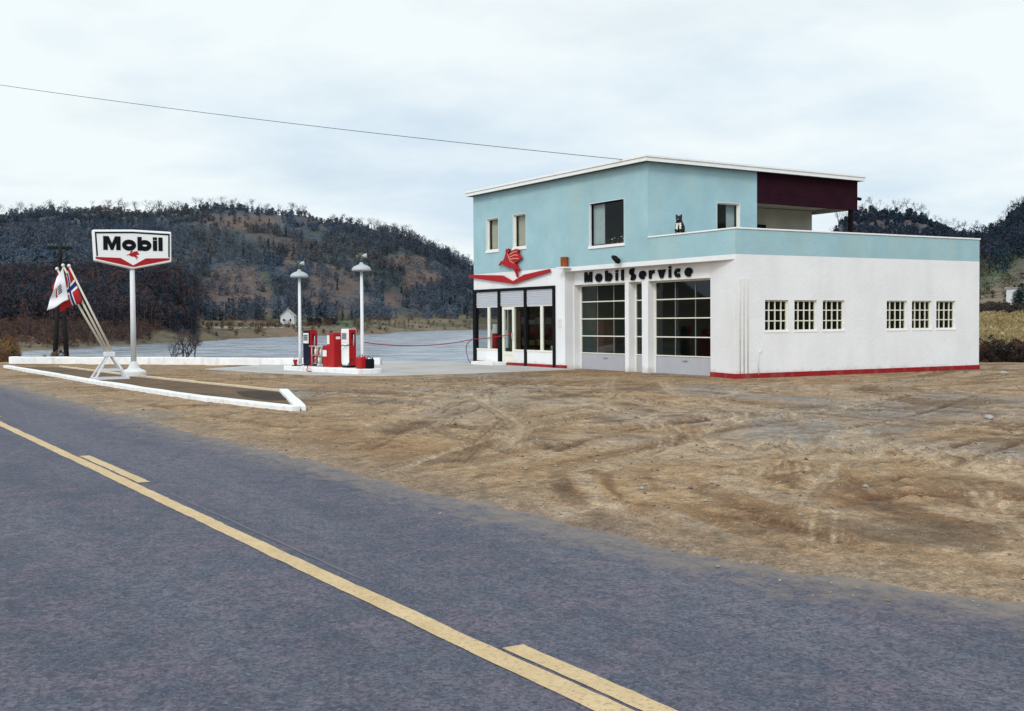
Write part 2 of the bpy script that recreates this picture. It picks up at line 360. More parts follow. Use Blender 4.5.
# profiles by bearing: (distance, height) ; values below -9 stand for an image row
PROFILES = [
 prof(-1500, [(10, 0), (120, 0), (300, 18), (700, 60), (1000, 30)]),
 prof(-500, [(50, 0), (200, 1), (320, 12), (600, 60), (800, 100), (1100, 20)]),
 prof(-178, [(60, 0), (300, 0), (380, 8), (600, 45), (800, 95), (1100, 20)]),
 prof(-60, [(60, 0), (160, -.8), (230, -325), (330, -300), (500, -255), (790, -220), (1000, 20)]),
 prof(0, [(56, 0), (80, -.6), (88, -2.6), (150, -2.6), (176, -1.8), (200, -337), (235, -327), (300, -305), (420, -270), (600, -240), (780, -217), (1000, 20)]),
 prof(45, [(53, 0), (78, -.65), (84, -4), (150, -4), (180, -1.9), (196, -338), (240, -325), (300, -304), (420, -268), (600, -238), (780, -210), (1000, 20)]),
 prof(72, [(52, 0), (76, -.7), (82, -4), (170, -4), (192, -1.9), (205, -337), (240, -325), (300, -304), (420, -268), (600, -238), (780, -210), (1000, 20)]),
 prof(85, [(51, 0), (56, -4), (175, -4), (195, -1.9), (208, -337), (240, -325), (300, -304), (420, -270), (600, -238), (785, -210), (1000, 20)]),
 prof(128, [(49.6, 0), (54, -4), (200, -4), (210, -1.9), (222, -335), (243, -328), (266, -302), (300, -290), (520, -265), (680, -236), (800, -210), (1050, 20)]),
 prof(160, [(48.6, 0), (53, -4), (218, -4), (228, -1.9), (238, -333), (250, -328), (272, -297), (300, -288), (520, -272), (680, -236), (800, -210), (1050, 20)]),
 prof(194, [(47.6, 0), (52, -4), (234, -4), (243, -1.9), (255, -332), (260, -328), (280, -303), (300, -302), (400, -318), (520, -298), (680, -240), (800, -210), (1050, 20)]),
 prof(204, [(47.3, 0), (51, -4), (240, -4), (250, -1.9), (258, -333), (300, -328), (420, -326), (520, -312), (640, -270), (720, -235), (800, -210), (1050, 20)]),
 prof(250, [(46.2, 0), (50, -4), (278, -4), (287, -1.9), (297, -333), (340, -328.5), (450, -326), (540, -305), (640, -265), (720, -235), (800, -213), (1050, 20)]),
 prof(300, [(45.2, 0), (49, -4), (300, -4), (311, -1.9), (322, -332), (360, -328), (480, -325), (560, -300), (650, -265), (730, -240), (810, -215), (1050, 20)]),
 prof(350, [(44.8, 0), (48, -4), (322, -4), (334, -1.9), (346, -331), (400, -326), (520, -321), (600, -298), (690, -262), (760, -240), (830, -224), (1050, 15)]),
 prof(380, [(44.6, 0), (48, -4), (340, -4), (357, -1.9), (370, -331), (430, -326), (540, -320), (610, -298), (690, -266), (770, -242), (830, -227), (1050, 15)]),
 prof(408, [(45.0, 0), (49, -4), (420, -4), (433, -1.9), (446, -330), (500, -325), (580, -318), (650, -295), (730, -260), (850, -233), (1050, 15)]),
 prof(440, [(45.2, 0), (49, -4), (470, -4), (488, -1.9), (500, -328.5), (560, -322), (640, -300), (720, -272), (870, -246), (1050, 15)]),
 prof(475, [(46, 0), (50, -4), (480, -4), (500, -1.9), (512, -327.5), (570, -322), (650, -305), (740, -284), (880, -266), (1050, 15)]),
 prof(520, [(50, 0), (56, -4), (490, -4), (510, -1.9), (522, -327), (580, -322), (700, -306), (890, -286), (1100, 10)]),
 prof(580, [(58, 0), (80, -1), (300, -1.0), (600, -320), (900, -312), (1200, 5)]),
 prof(700, [(55, 0), (120, 0), (300, 1), (600, -316), (900, -305), (1200, 5)]),
 prof(790, [(50, 0), (110, .4), (180, -302), (240, -282), (300, -270), (420, 5)]),
 prof(828, [(50, 0), (110, .4), (180, -295), (240, -262), (290, -243), (420, 5)]),
 prof(850, [(50, 0), (110, .4), (180, -288), (240, -250), (288, -222), (420, 10)]),
 prof(872, [(50, 0), (110, .4), (180, -288), (240, -246), (288, -217), (420, 10)]),
 prof(912, [(50, 0), (110, .4), (180, -288), (240, -250), (288, -224), (420, 10)]),
 prof(942, [(48, 0), (70, -.3), (110, -312), (180, -286), (240, -258), (295, -235), (420, 8)]),
 prof(962, [(47, 0), (52, -.6), (62, -.5), (108, -312), (118, -309), (170, -285), (235, -260), (310, -243), (420, 8)]),
 prof(980, [(46.5, 0), (51, -.8), (60, -.6), (102, -311), (112, -309), (160, -287), (230, -262), (300, -246), (420, 10)]),
 prof(1000, [(46, 0), (51, -.9), (60, -.6), (100, -311), (112, -309), (150, -288), (210, -258), (280, -236), (420, 20)]),
 prof(1024, [(46, 0), (51, -.9), (60, -.6), (100, -311), (112, -309), (150, -282), (210, -246), (270, -216), (420, 30)]),
 prof(1120, [(46, 0), (52, -.8), (60, -.5), (100, -308), (120, -300), (160, -260), (220, -190), (270, -150), (420, 40)]),
 prof(1500, [(50, 0), (100, 2), (160, 12), (280, 45), (420, 50)]),
 prof(2600, [(60, 0), (120, 4), (250, 30), (420, 50)]),
]
BE = np.array([math.atan2(*sight(x, 330)[:2]) for x, _ in PROFILES])
RS = np.concatenate([np.arange(0, 44, 4.0), np.geomspace(44, 1200, 420), [1500., 3000.]])
PT = np.array([np.interp(RS, [p[0] for p in pts] + [3000], [p[1] for p in pts] + [0]) for _, pts in PROFILES])
PT = np.concatenate([PT, PT[:1] * 0, PT[:1] * 0]); 
BE2 = np.concatenate([BE, [BE[0] + 2 * math.pi - 1.2, BE[0] + 2 * math.pi]])
BE2[-3] = min(BE2[-3], BE2[-2] - 0.2)
def profile_z(th, r):
    """terrain height from bearing and distance"""
    j = np.clip(np.searchsorted(BE2, th) - 1, 0, len(BE2) - 2)
    f = np.clip((th - BE2[j]) / (BE2[j + 1] - BE2[j]), 0, 1)
    i = np.clip(np.searchsorted(RS, r) - 1, 0, len(RS) - 2)
    g = np.clip((r - RS[i]) / (RS[i + 1] - RS[i]), 0, 1)
    a = PT[j, i] * (1 - g) + PT[j, i + 1] * g; b = PT[j + 1, i] * (1 - g) + PT[j + 1, i + 1] * g
    return a * (1 - f) + b * f
def terrain_z(th, r, x, y):
    z = profile_z(th, r + sstep(235, 250, r) * (1 - sstep(280, 300, r)) * fbm(th * 110, r * 0 + .5, 4, 501) * 16)
    hill = sstep(1.0, 12, z) * sstep(90, 300, r)
    rag = sstep(244, 250, r) * (1 - sstep(262, 290, r)) * sstep(-78.2, -77.2, np.degrees(th)) * (1 - sstep(-74.4, -73.9, np.degrees(th)))
    z = z + rag * (fbm(x / 5, y / 5, 4, 503) * 7) * sstep(-1.5, 1.5, z)
    z = z + hill * (fbm(x / 46, y / 46, 4, 5) * 9 + fbm(x / 13, y / 13, 3, 9) * 3.5)
    bank = sstep(70, 180, r) * (1 - hill) * sstep(-1.9, -0.8, z)
    return z + bank * fbm(x / 7, y / 7, 3, 3) * 1.0
def seg_dist(px, py, a, b):
    ax, ay = a; dx, dy = b[0] - ax, b[1] - ay
    t = np.clip(((px - ax) * dx + (py - ay) * dy) / (dx * dx + dy * dy), 0, 1)
    return np.hypot(px - ax - t * dx, py - ay - t * dy)

th_f = np.linspace(BE[PROFILES.index(next(p for p in PROFILES if p[0] == -60))] - 0.05, math.atan2(*sight(1075, 330)[:2]), 960)
rest = 2 * math.pi - (th_f[-1] - th_f[0])
TH = np.concatenate([th_f, th_f[-1] + np.linspace(0, rest, 110)[1:-1]])
RR = np.concatenate([[0.3], np.geomspace(1.2, 6, 40)[:-1], np.geomspace(6, 52, 260)[:-1], np.geomspace(52, 180, 60)[:-1], np.geomspace(180, 950, 150)[:-1], np.geomspace(950, 3500, 14)])
TT, RG = np.meshgrid(TH, RR)
GX = RG * np.sin(TT); GY = RG * np.cos(TT)
thw = np.where(TT > BE2[-1], TT - 2 * math.pi, TT); thw = np.where(thw < BE2[0], thw + 2 * math.pi, thw)
GZ = terrain_z(thw, RG, GX, GY)
near = 1 - sstep(47, 60, RG)
# the worked dirt of the lot: lumps, ruts and wheel tracks
lump = fbm(GX / 1.6, GY / 1.6, 4, 21) * 0.010 + fbm(GX / 0.22, GY / 0.22, 3, 31) * 0.030 + fbm(GX / 6, GY / 6, 2, 41) * 0.015
ye = y_edge(GX) + fbm(GX / 1.3, GX * 0 + 0.5, 5, 51) * 0.55 + fbm(GX / .25, GY / .25, 3, 57) * .25
d_road = GY - ye
lot = sstep(-0.25, 1.2, d_road)
calm = np.minimum(sstep(0.0, 1.2, seg_dist(GX, GY, (-43, 13), (-33, 16)) - 2.6), sstep(-.2, .6, np.maximum(np.maximum(XL - 6 - GX, GX - XC), np.maximum(16.5 - GY, GY - YB))))
ruts = np.zeros_like(GX); wet = np.zeros_like(GX); pale = np.zeros_like(GX)
def track(pts_px, depth, width, twin=0.0, tone=1.0, where=None, world=None):
    P = [np.array(q) for q in world] if world else [ground_at(*q)[:2] for q in pts_px]
    Q = []
    for i in range(len(P) - 1):   # smooth the path a little
        for s in np.linspace(0, 1, 6)[:-1]:
            p0, p1, p2, p3 = P[max(i - 1, 0)], P[i], P[i + 1], P[min(i + 2, len(P) - 1)]
            Q.append(0.5 * ((2 * p1) + (-p0 + p2) * s + (2 * p0 - 5 * p1 + 4 * p2 - p3) * s * s + (-p0 + 3 * p1 - 3 * p2 + p3) * s ** 3))
    Q.append(P[-1])
    sel = (RG > 4) & (RG < 50)
    d = np.full(sel.sum(), 99.0); xs, ys = GX[sel], GY[sel]
    for a, b in zip(Q[:-1], Q[1:]): d = np.minimum(d, seg_dist(xs, ys, a, b))
    wob = 0.6 + 0.8 * (fbm(xs / 0.8, ys / 0.8, 3, 77) + 0.5)
    wob = wob * sstep(-.22, .10, fbm(xs / 1.1, ys / 1.1, 4, 91)) * (.55 + .9 * sstep(-.15, .15, fbm(xs / .16, ys / .16, 2, 93)))
    if world is None: wob = wob * 1.25 + .30; tone = tone * 1.15
    cleat = .65 + .35 * np.cos(d / width * 5.5)
    g = np.exp(-(d / width) ** 4) * wob * cleat
    rim = np.exp(-((d - width * 1.9) / (width * .7)) ** 2) * wob
    ruts[sel] += (-depth * g + depth * 0.7 * rim) * .42
    if tone > 0: wet[sel] = np.maximum(wet[sel], tone * g)
    else: pale[sel] = np.maximum(pale[sel], -tone * g)
    pale[sel] = np.maximum(pale[sel], 0.12 * rim)
track([(560, 452), (590, 441), (640, 430), (720, 421), (790, 417)], 0.08, 0.22, tone=1.0)
track([(640, 462), (672, 447), (720, 433), (800, 421), (850, 418)], 0.06, 0.16, tone=0.7)
track([(540, 430), (580, 420), (640, 409), (700, 402)], 0.04, 0.2, tone=0.4)
track([(395, 436), (420, 425), (470, 412), (560, 398), (640, 389)], 0.05, 0.22, tone=0.5)
track([(360, 428), (400, 415), (450, 403), (520, 394)], 0.05, 0.2, tone=-0.8)
track([(800, 505), (820, 480), (850, 462), (900, 452), (1023, 462)], 0.05, 0.13, tone=-1)
track([(770, 470), (800, 455), (830, 442), (870, 434)], 0.05, 0.14, tone=-0.9)
track([(850, 440), (890, 450), (960, 470), (1040, 490)], 0.05, 0.12, tone=-0.9)
track([(640, 520), (700, 500), (760, 475), (800, 452), (860, 430)], 0.05, 0.12, tone=-0.6)
track([(1040, 470), (960, 462), (880, 466), (800, 476), (720, 478)], 0.05, 0.15, tone=0.7)
track([(1040, 508), (960, 500), (890, 500), (830, 512)], 0.06, 0.13, tone=0.8)
track([(860, 555), (800, 538), (740, 522), (660, 510), (560, 492)], 0.06, 0.12, tone=0.8)
track([(930, 570), (840, 545), (740, 512), (690, 490), (640, 480)], 0.05, 0.10, tone=0.6)
track([(780, 590), (700, 560), (600, 530), (500, 505), (400, 478)], 0.04, 0.10, tone=0.4)
track([(300, 430), (250, 424), (180, 412), (100, 397)], 0.03, 0.14, tone=0.6)
track([(470, 396), (500, 412), (520, 430), (505, 450)], 0.04, 0.16, tone=-0.7)
for wp, tn_ in (([(-12, 5.6), (-16, 8.5), (-22, 13), (-26.3, 17), (-27.0, 20.5)], .75), ([(-20, 5.2), (-24, 8.5), (-28, 13), (-30.3, 17), (-31.0, 20.5)], .6), ([(-5.5, 6.6), (-9, 10), (-14, 13), (-20, 15.2), (-26.5, 19.8)], -.85),
               ([(-30, 17.5), (-24, 14.5), (-17, 13.6), (-11, 15.5), (-8, 20)], -.8), ([(-3.5, 8), (-7, 12), (-12, 17), (-17, 24), (-19, 32)], .7), ([(-9, 6.3), (-11, 9.5), (-15.5, 12.2), (-21, 12.8), (-28, 11.5), (-34, 10.3)], -.8),
               ([(-2, 9), (-6, 9.6), (-11, 9.2), (-16, 7.6), (-20, 6)], .65), ([(-31, 19), (-27, 15), (-21, 11), (-15, 8.4), (-8, 7.4)], .6)):
    for off in (-.74, -.60, .62, .78):
        Q_ = []
        for i, q in enumerate(wp):
            a_, b_ = Vector(wp[max(i - 1, 0)]), Vector(wp[min(i + 1, len(wp) - 1)]); t_ = (b_ - a_).normalized(); Q_.append((q[0] - t_.y * off, q[1] + t_.x * off))
        track(None, 0.04, .075, tone=tn_, world=Q_)
for k in range(30):
    x0 = random.uniform(330, 1000); y0 = random.uniform(385, 500) if x0 > 600 else random.uniform(385, 440)
    sl = random.uniform(-0.35, 0.25); ln = random.uniform(60, 200); cv = random.uniform(-0.0015, 0.0015)
    track([(x0 + s * ln, min(max(y0 + sl * s * ln + cv * (s * ln) ** 2, 381), 640)) for s in (-1, -.5, 0, .5, 1)], 0.035, random.uniform(.045, .10), tone=random.choice((0.75, 0.6, 0.5, -0.7, -0.85)))
GZ = GZ + near * lot * (lump * (0.25 + 0.75 * calm) + ruts * calm + 0.03)
under = (1 - sstep(-0.45, 0.12, d_road)) * sstep(-12, -3, GX * 0 + GY)       # the bed below the asphalt
opp = 1 - sstep(0.0, 0.5, (GY - (y_line(GX) - 3.7)))
GZ = GZ - near * np.where(GY > y_line(GX) - 1, 1 - sstep(-0.30, 0.22, d_road), 1 - opp * 0.9) * 0.085 * sstep(0, 1, 1 - 0)
far_road = (np.abs(GY - (y_line(GX) - 0.8)) < 3.4) & (RG > 47); GZ = np.where(far_road & (RG < 420), np.minimum(GZ, -0.08), GZ)
# colours of the bare ground itself
C = lambda *c: np.array(c)
tint = np.zeros(GX.shape + (3,)) + C(0.298, 0.190, 0.100)
def blend(mask, c):
    global tint
    tint = tint * (1 - mask[..., None]) + np.asarray(c) * mask[..., None]
blend(np.clip(sstep(-0.10, 0.25, fbm(GX / 5 + 3, GY / 3, 4, 61)) * 0.8, 0, 1), C(0.35, 0.258, 0.17))
blend(np.clip(sstep(0.02, 0.30, fbm(GX / 2.2, GY / 1.5, 5, 63)) * 0.62, 0, 1), C(0.190, 0.098, 0.042))
grav = sstep(-0.02, 0.20, fbm(GX / 3.0 + 9, GY / 2.4, 4, 65) + 0.22 * np.exp(-(((GX + 17) / 8) ** 2 + ((GY - 17.5) / 8) ** 2)) - 0.13)
blend(np.clip(grav * 0.8, 0, 1), C(0.225, 0.200, 0.178))
for cx_, cy_, r0_, r1_, sd_ in ((-13.0, 26.5, 5, 16, 401), (-22.0, 3.0, 6, 17, 411), (-5.0, 14.0, 4, 14, 421), (-30, 24, 6, 15, 431)):
    rad = np.hypot(GX - cx_, GY - cy_); ang = np.arctan2(GY - cy_, GX - cx_)
    ring = sstep(r0_, r0_ + 2, rad) * (1 - sstep(r1_ - 3, r1_, rad)) * sstep(-.08, .15, fbm(GX / 4, GY / 4, 3, sd_)) * (RG < 50)
    st_ = fbm(rad / 0.22, ang * 2.2, 3, sd_ + 3)
    blend(np.clip(ring * sstep(.03, .25, st_), 0, .8), C(0.135, 0.072, 0.034)); blend(np.clip(ring * sstep(.03, .25, -st_), 0, .7), C(0.34, 0.25, 0.165))
blend(np.clip(sstep(0.10, 0.26, fbm(GX / 1.2 + 5, GY / 1.2, 4, 67)) * 0.75, 0, 1), C(0.125, 0.082, 0.050))
blend(np.clip(sstep(0.10, 0.30, fbm(GX / .35, GY / .35, 3, 69)) * 0.6, 0, 1), C(0.12, 0.075, 0.042))
blend(np.clip(wet * 1.05, 0, .9), C(0.098, 0.046, 0.020))
blend(np.clip(pale * 0.85, 0, .72), C(0.42, 0.315, 0.205))
blend(np.clip((1 - sstep(0.0, 1.3, d_road)) * 0.55 * (RG < 60), 0, 1), C(0.235, 0.185, 0.14))
# beyond the lot
fy = lambda col, row: 0
hz = GZ
blend(sstep(54, 75, RG), C(0.155, 0.118, 0.078))
blend(sstep(54, 90, RG) * sstep(0.0, .2, fbm(GX / 14, GY / 14, 4, 71)), C(0.10, 0.075, 0.05))
colx = np.interp(thw, np.array([math.atan2(*sight(x, 330)[:2]) for x in range(-400, 1400, 20)]), np.arange(-400, 1400, 20.))
hillm = sstep(3.0, 9, hz) * sstep(120, 240, RG)
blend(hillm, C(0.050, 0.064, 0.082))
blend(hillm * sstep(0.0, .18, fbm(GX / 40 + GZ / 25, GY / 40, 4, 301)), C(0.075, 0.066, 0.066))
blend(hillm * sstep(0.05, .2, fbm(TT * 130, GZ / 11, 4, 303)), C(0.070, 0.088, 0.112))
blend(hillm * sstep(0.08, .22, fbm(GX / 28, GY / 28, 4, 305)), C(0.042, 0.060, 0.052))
def patch(x0, y0, rx, ry, c, s, rmin=150, rmax=900, edge=0.5):
    rowy = 355.5 - F * ((GZ - CZ) / RG) * 0 # placeholder
    a = -sight(512, 355)[2]
    row = 324.9 - 0.0066 * colx - F * (GZ - CZ) / RG / np.sqrt(1 + 0) * np.sqrt(1 + ((colx - 512) / F) ** 2) 
    q = ((colx - x0) / rx) ** 2 + ((row - y0) / ry) ** 2 + fbm(GX / 30, GY / 30, 4, s) * 2.2
    mk = (1 - sstep(1 - edge, 1 + edge, q)) * (RG > rmin) * (RG < rmax)
    return mk
CLEAR = [(232, 292, 34, 22), (335, 290, 24, 24), (330, 300, 36, 12), (405, 262, 30, 8), (250, 222, 40, 7), (418, 278, 22, 10), (275, 312, 22, 6), (175, 262, 14, 6), (290, 262, 10, 9), (395, 300, 14, 8)]
clearing = np.zeros_like(GX)
for i, (a, b, c_, d_) in enumerate(CLEAR): clearing = np.maximum(clearing, patch(a, b, c_, d_, None, 80 + i))
blend(clearing * 0.9, C(0.112, 0.080, 0.068))
blend(patch(345, 322, 11, 5, None, 95, 380, 620), C(0.055, 0.105, 0.050))
blend(patch(240, 327.2, 55, 1.6, None, 96, 300, 520, 0.3), C(0.27, 0.24, 0.17))
blend(sstep(200, 260, RG) * (1 - hillm) * sstep(-.06, .12, fbm(GX / 16, GY / 16, 4, 311)), C(0.080, 0.078, 0.040))
blend(patch(300, 334, 110, 3.5, None, 97, 240, 420, 0.5) * 0.6, C(0.17, 0.115, 0.080))
blend(patch(1000, 324, 60, 14, None, 98, 58, 112, 0.3), C(0.31, 0.25, 0.125))
blend(patch(975, 262, 40, 26, None, 99, 130, 290), C(0.075, 0.085, 0.045))
crag = sstep(244, 249, RG) * (1 - sstep(275, 290, RG)) * sstep(118, 130, colx) * (1 - sstep(196, 202, colx))
blend(crag, C(0.032, 0.030, 0.032))
blend(crag * sstep(0.10, .22, fbm(TT * 420, GZ / 1.1, 4, 73)), C(0.085, 0.075, 0.08))
blend(patch(40, 330, 110, 14, None, 100, 150, 300, .5) * 0.8, C(0.115, 0.058, 0.040))

nR, nT = GX.shape
V = np.stack([GX, GY, GZ], -1).reshape(-1, 3)
idx = np.arange(nR * nT).reshape(nR, nT)
def sheet(name, r0, r1, mat):
    I = idx[r0:r1 + 1]; a = I[:-1]; b = I[1:]
    a2 = np.roll(a, -1, 1); b2 = np.roll(b, -1, 1)
    Fq = np.stack([a, a2, b2, b], -1).reshape(-1, 4) - I[0, 0]
    vv = V[I[0, 0]:I[-1, -1] + 1]; tt = tint.reshape(-1, 3)[I[0, 0]:I[-1, -1] + 1]
    if r0 == 0:
        vv = np.concatenate([vv, [[0, 0, vv[0, 2]]]]); tt = np.concatenate([tt, tt[:1]])
        c = len(vv) - 1; cen = np.stack([np.full(nT, c), np.roll(I[0], -1), I[0], I[0]], -1)
        cen = cen[:, [0, 1, 2]]; cen = np.concatenate([cen, cen[:, :1]], 1)
    return setting(np_mesh(name, vv, Fq, mat, tt, smooth=True))
kd = int(np.searchsorted(RR, 54))
sheet('ground', 0, kd, tinted('bare_earth', 0.95, 0.72, 1.24, 1.0, 0.4, 20, grain=((4.2, .40, .60, .84, 1.14), (13, .40, .60, .76, 1.18), (48, .42, .58, .74, 1.22))))
sheet('hills', kd, nR - 1, tinted('far_land', 0.95, 0.6, 1.4, 0.35, 0.0))

def ground_height(x, y):
    r = np.hypot(x, y); th = np.arctan2(x, y)
    return terrain_z(np.atleast_1d(th), np.atleast_1d(r), np.atleast_1d(x), np.atleast_1d(y))

# ------------------------------------------------------------------ river
wm = bpy.data.materials.new('river_water'); t, n, l = nodes_of(wm); b = n['Principled BSDF']
b.inputs['Roughness'].default_value = 0.24; b.inputs['IOR'].default_value = 1.33
tc = n.new('ShaderNodeTexCoord'); mp = n.new('ShaderNodeMapping'); mp.inputs['Scale'].default_value = (1.0, 1.0, 1.0)
l.new(tc.outputs['Object'], mp.inputs[0])
z1 = n.new('ShaderNodeTexNoise'); z1.inputs['Scale'].default_value = 0.55; z1.inputs['Detail'].default_value = 8; z1.inputs['Roughness'].default_value = .7; l.new(mp.outputs[0], z1.inputs['Vector'])
z2 = n.new('ShaderNodeTexNoise'); z2.inputs['Scale'].default_value = 0.035; z2.inputs['Detail'].default_value = 6; l.new(mp.outputs[0], z2.inputs['Vector'])
mr = n.new('ShaderNodeMapRange'); mr.inputs[1].default_value = 0.42; mr.inputs[2].default_value = 0.58; mr.inputs[3].default_value = 0.10; mr.inputs[4].default_value = 0.50
l.new(z2.outputs[0], mr.inputs[0])
bp = n.new('ShaderNodeBump'); bp.inputs['Distance'].default_value = 0.22; l.new(mr.outputs[0], bp.inputs['Strength']); l.new(z1.outputs[0], bp.inputs['Height']); l.new(bp.outputs[0], b.inputs['Normal'])
cw = n.new('ShaderNodeMix'); cw.data_type = 'RGBA'; cw.inputs[6].default_value = (0.040, 0.056, 0.078, 1); cw.inputs[7].default_value = (0.28, 0.32, 0.375, 1)  # dark ripples and pale sky sheen put into the water colour
z3 = n.new('ShaderNodeTexNoise'); z3.inputs['Scale'].default_value = 0.16; z3.inputs['Detail'].default_value = 9; z3.inputs['Roughness'].default_value = .8; l.new(mp.outputs[0], z3.inputs['Vector'])
m3 = n.new('ShaderNodeMapRange'); m3.inputs[1].default_value = .42; m3.inputs[2].default_value = .56; l.new(z3.outputs[0], m3.inputs[0]); l.new(m3.outputs[0], cw.inputs[0]); l.new(cw.outputs[2], b.inputs['Base Color'])
o = MB().slab([(-900, -20), (-30, 12), (-41, 33), (-60, 90), (-80, 520), (-700, 520)], W0 - 3, W0).build('water', wm); setting(o)

# ------------------------------------------------------------------ road
ys = np.concatenate([np.linspace(-3.7, 1.0, 14)[:-1], np.linspace(1.0, 2.9, 14)])
xs = np.concatenate([np.linspace(-420, -60, 60)[:-1], np.linspace(-60, -25, 120)[:-1], np.linspace(-25, 6, 260)[:-1], np.linspace(6, 80, 60)])
k_lat = np.concatenate([np.linspace(0, .75, 16)[:-1], np.linspace(.75, 1.0, 16)])
XX = np.repeat(xs[:, None], len(k_lat), 1)
y0 = y_line(XX) - 3.5; y1 = y_edge(XX) + 0.55
YY = y0 + (y1 - y0) * k_lat[None]
ZZ = -0.012 * np.abs(YY - y_line(XX)) / 3 + fbm(XX / 2.5, YY / 2.5, 2, 8) * 0.012
edge = YY - y_edge(XX); edge2 = (y0 + 0.3) - YY
ii = np.arange(XX.size).reshape(XX.shape)
Fq = np.stack([ii[:-1, :-1], ii[1:, :-1], ii[1:, 1:], ii[:-1, 1:]], -1).reshape(-1, 4)
rm = bpy.data.materials.new('asphalt'); t, n, l = nodes_of(rm); b = n['Principled BSDF']
b.inputs['Roughness'].default_value = 0.85; b.inputs['Specular IOR Level'].default_value = 0.3
tc = n.new('ShaderNodeTexCoord')
def tex(scale, detail=6, rough=0.6, sc=(1, 1, 1)):
    mp = n.new('ShaderNodeMapping'); mp.inputs['Scale'].default_value = sc; l.new(tc.outputs['Object'], mp.inputs[0])
    z = n.new('ShaderNodeTexNoise'); z.inputs['Scale'].default_value = scale; z.inputs['Detail'].default_value = detail; z.inputs['Roughness'].default_value = rough
    l.new(mp.outputs[0], z.inputs['Vector']); return z.outputs[0]
def mrange(src, a, b_, c, d):
    r = n.new('ShaderNodeMapRange'); r.inputs[1].default_value = a; r.inputs[2].default_value = b_; r.inputs[3].default_value = c; r.inputs[4].default_value = d
    l.new(src, r.inputs[0]); return r.outputs[0]
def mixc(f, a, b_, mode='MIX'):
    m = n.new('ShaderNodeMix'); m.data_type = 'RGBA'; m.blend_type = mode
    if isinstance(f, float): m.inputs[0].default_value = f
    else: l.new(f, m.inputs[0])
    for s, q in ((6, a), (7, b_)):
        if isinstance(q, tuple): m.inputs[s].default_value = (*q, 1)
        else: l.new(q, m.inputs[s])
    return m.outputs[2]
big = mrange(tex(0.9, 6, 0.65, (0.35, 1, 1)), 0.34, 0.66, 0, 1)
c1 = mixc(big, (0.058, 0.060, 0.086), (0.138, 0.138, 0.172))
c1 = mixc(mrange(tex(1.5, 8, .78), 0.44, 0.60, 0, 0.95), c1, (0.165, 0.128, 0.160))
c1 = mixc(mrange(tex(3.4, 6, .8), 0.49, 0.61, 0, 0.85), c1, (0.056, 0.080, 0.116))
c1 = mixc(mrange(tex(0.5, 4, .6, (.12, 1.6, 1)), 0.46, 0.60, 0, 0.55), c1, (0.165, 0.165, 0.190))
c1 = mixc(mrange(tex(8, 6, .8), 0.46, 0.62, 0, 0.85), c1, (0.056, 0.060, 0.086))
c1 = mixc(mrange(tex(30, 5, .85), 0.46, 0.58, 0.0, 0.8), c1, (0.034, 0.035, 0.050))
c1 = mixc(mrange(tex(44, 4, .85), 0.55, 0.66, 0.0, 0.7), c1, (0.24, 0.23, 0.255))
at_ = n.new('ShaderNodeAttribute'); at_.attribute_name = 'edge'
ad = n.new('ShaderNodeMath'); ad.operation = 'ADD'; l.new(at_.outputs['Fac'], ad.inputs[0])
l.new(mrange(tex(4.0, 10, .82, (.8, 1, 1)), 0.25, 0.75, -1.0, 1.0), ad.inputs[1])
c1 = mixc(mrange(ad.outputs[0], -0.60, 0.35, 0.0, 0.9), c1, (0.225, 0.180, 0.140))
l.new(c1, b.inputs['Base Color'])
bp = n.new('ShaderNodeBump'); bp.inputs['Strength'].default_value = 0.55; bp.inputs['Distance'].default_value = 0.012
l.new(tex(70, 4, .7), bp.inputs['Height']); l.new(bp.outputs[0], b.inputs['Normal'])
setting(np_mesh('road', np.stack([XX, YY, ZZ], -1).reshape(-1, 3), Fq, rm, smooth=True, extra={'edge': np.maximum(edge, edge2).ravel()}))
# painted lines
lm = bpy.data.materials.new('worn_yellow_paint'); t, n, l = nodes_of(lm); b = n['Principled BSDF']; b.inputs['Roughness'].default_value = 0.7
tc = n.new('ShaderNodeTexCoord')
c1 = mixc(mrange(tex(3, 6, .7), .35, .65, 0, 1), (0.50, 0.345, 0.165), (0.60, 0.435, 0.235))
c1 = mixc(mrange(tex(30, 6, .85), .52, .62, 0, .85), c1, (0.20, 0.165, 0.13))
l.new(c1, b.inputs['Base Color'])
gm = bpy.data.materials.new('rubbed_out_paint'); t, n, l = nodes_of(gm); b = n['Principled BSDF']; b.inputs['Roughness'].default_value = 0.8
tc = n.new('ShaderNodeTexCoord')
c1 = mixc(mrange(tex(9, 6, .8), .45, .7, 0, .8), (0.085, 0.085, 0.108), (0.15, 0.125, 0.12))
l.new(c1, b.inputs['Base Color'])
def road_z(x, y): return -0.012 * np.abs(y - y_line(x)) / 3 + fbm(x / 2.5, y / 2.5, 2, 8) * 0.012
def marking(x0, x1, off, wd, mat, lift=0.004):
    q = np.arange(x0, x1 + 1e-6, 0.06 if x1 - x0 < 50 else 0.1); V_ = []; jit = fbm(q / 0.7, q * 0, 3, 15) * 0.022
    for s in (-wd / 2, 0, wd / 2):
        yy = y_line(q) + off + s + (jit if s else 0); V_.append(np.stack([q, yy + (fbm(q / .12, q * 0 + s * 9, 2, 19) * .016 if s else 0), road_z(q, yy) + lift], -1))
    V_ = np.concatenate(V_); k = len(q); i = np.arange(k - 1)
    return V_, np.concatenate([np.stack([i + a, i + 1 + a, i + 1 + a + k, i + a + k], -1) for a in (0, k)])
Vm, Fm = marking(-300, 70, 0.0, 0.138, lm); setting(np_mesh('centre_line', Vm, Fm, lm))
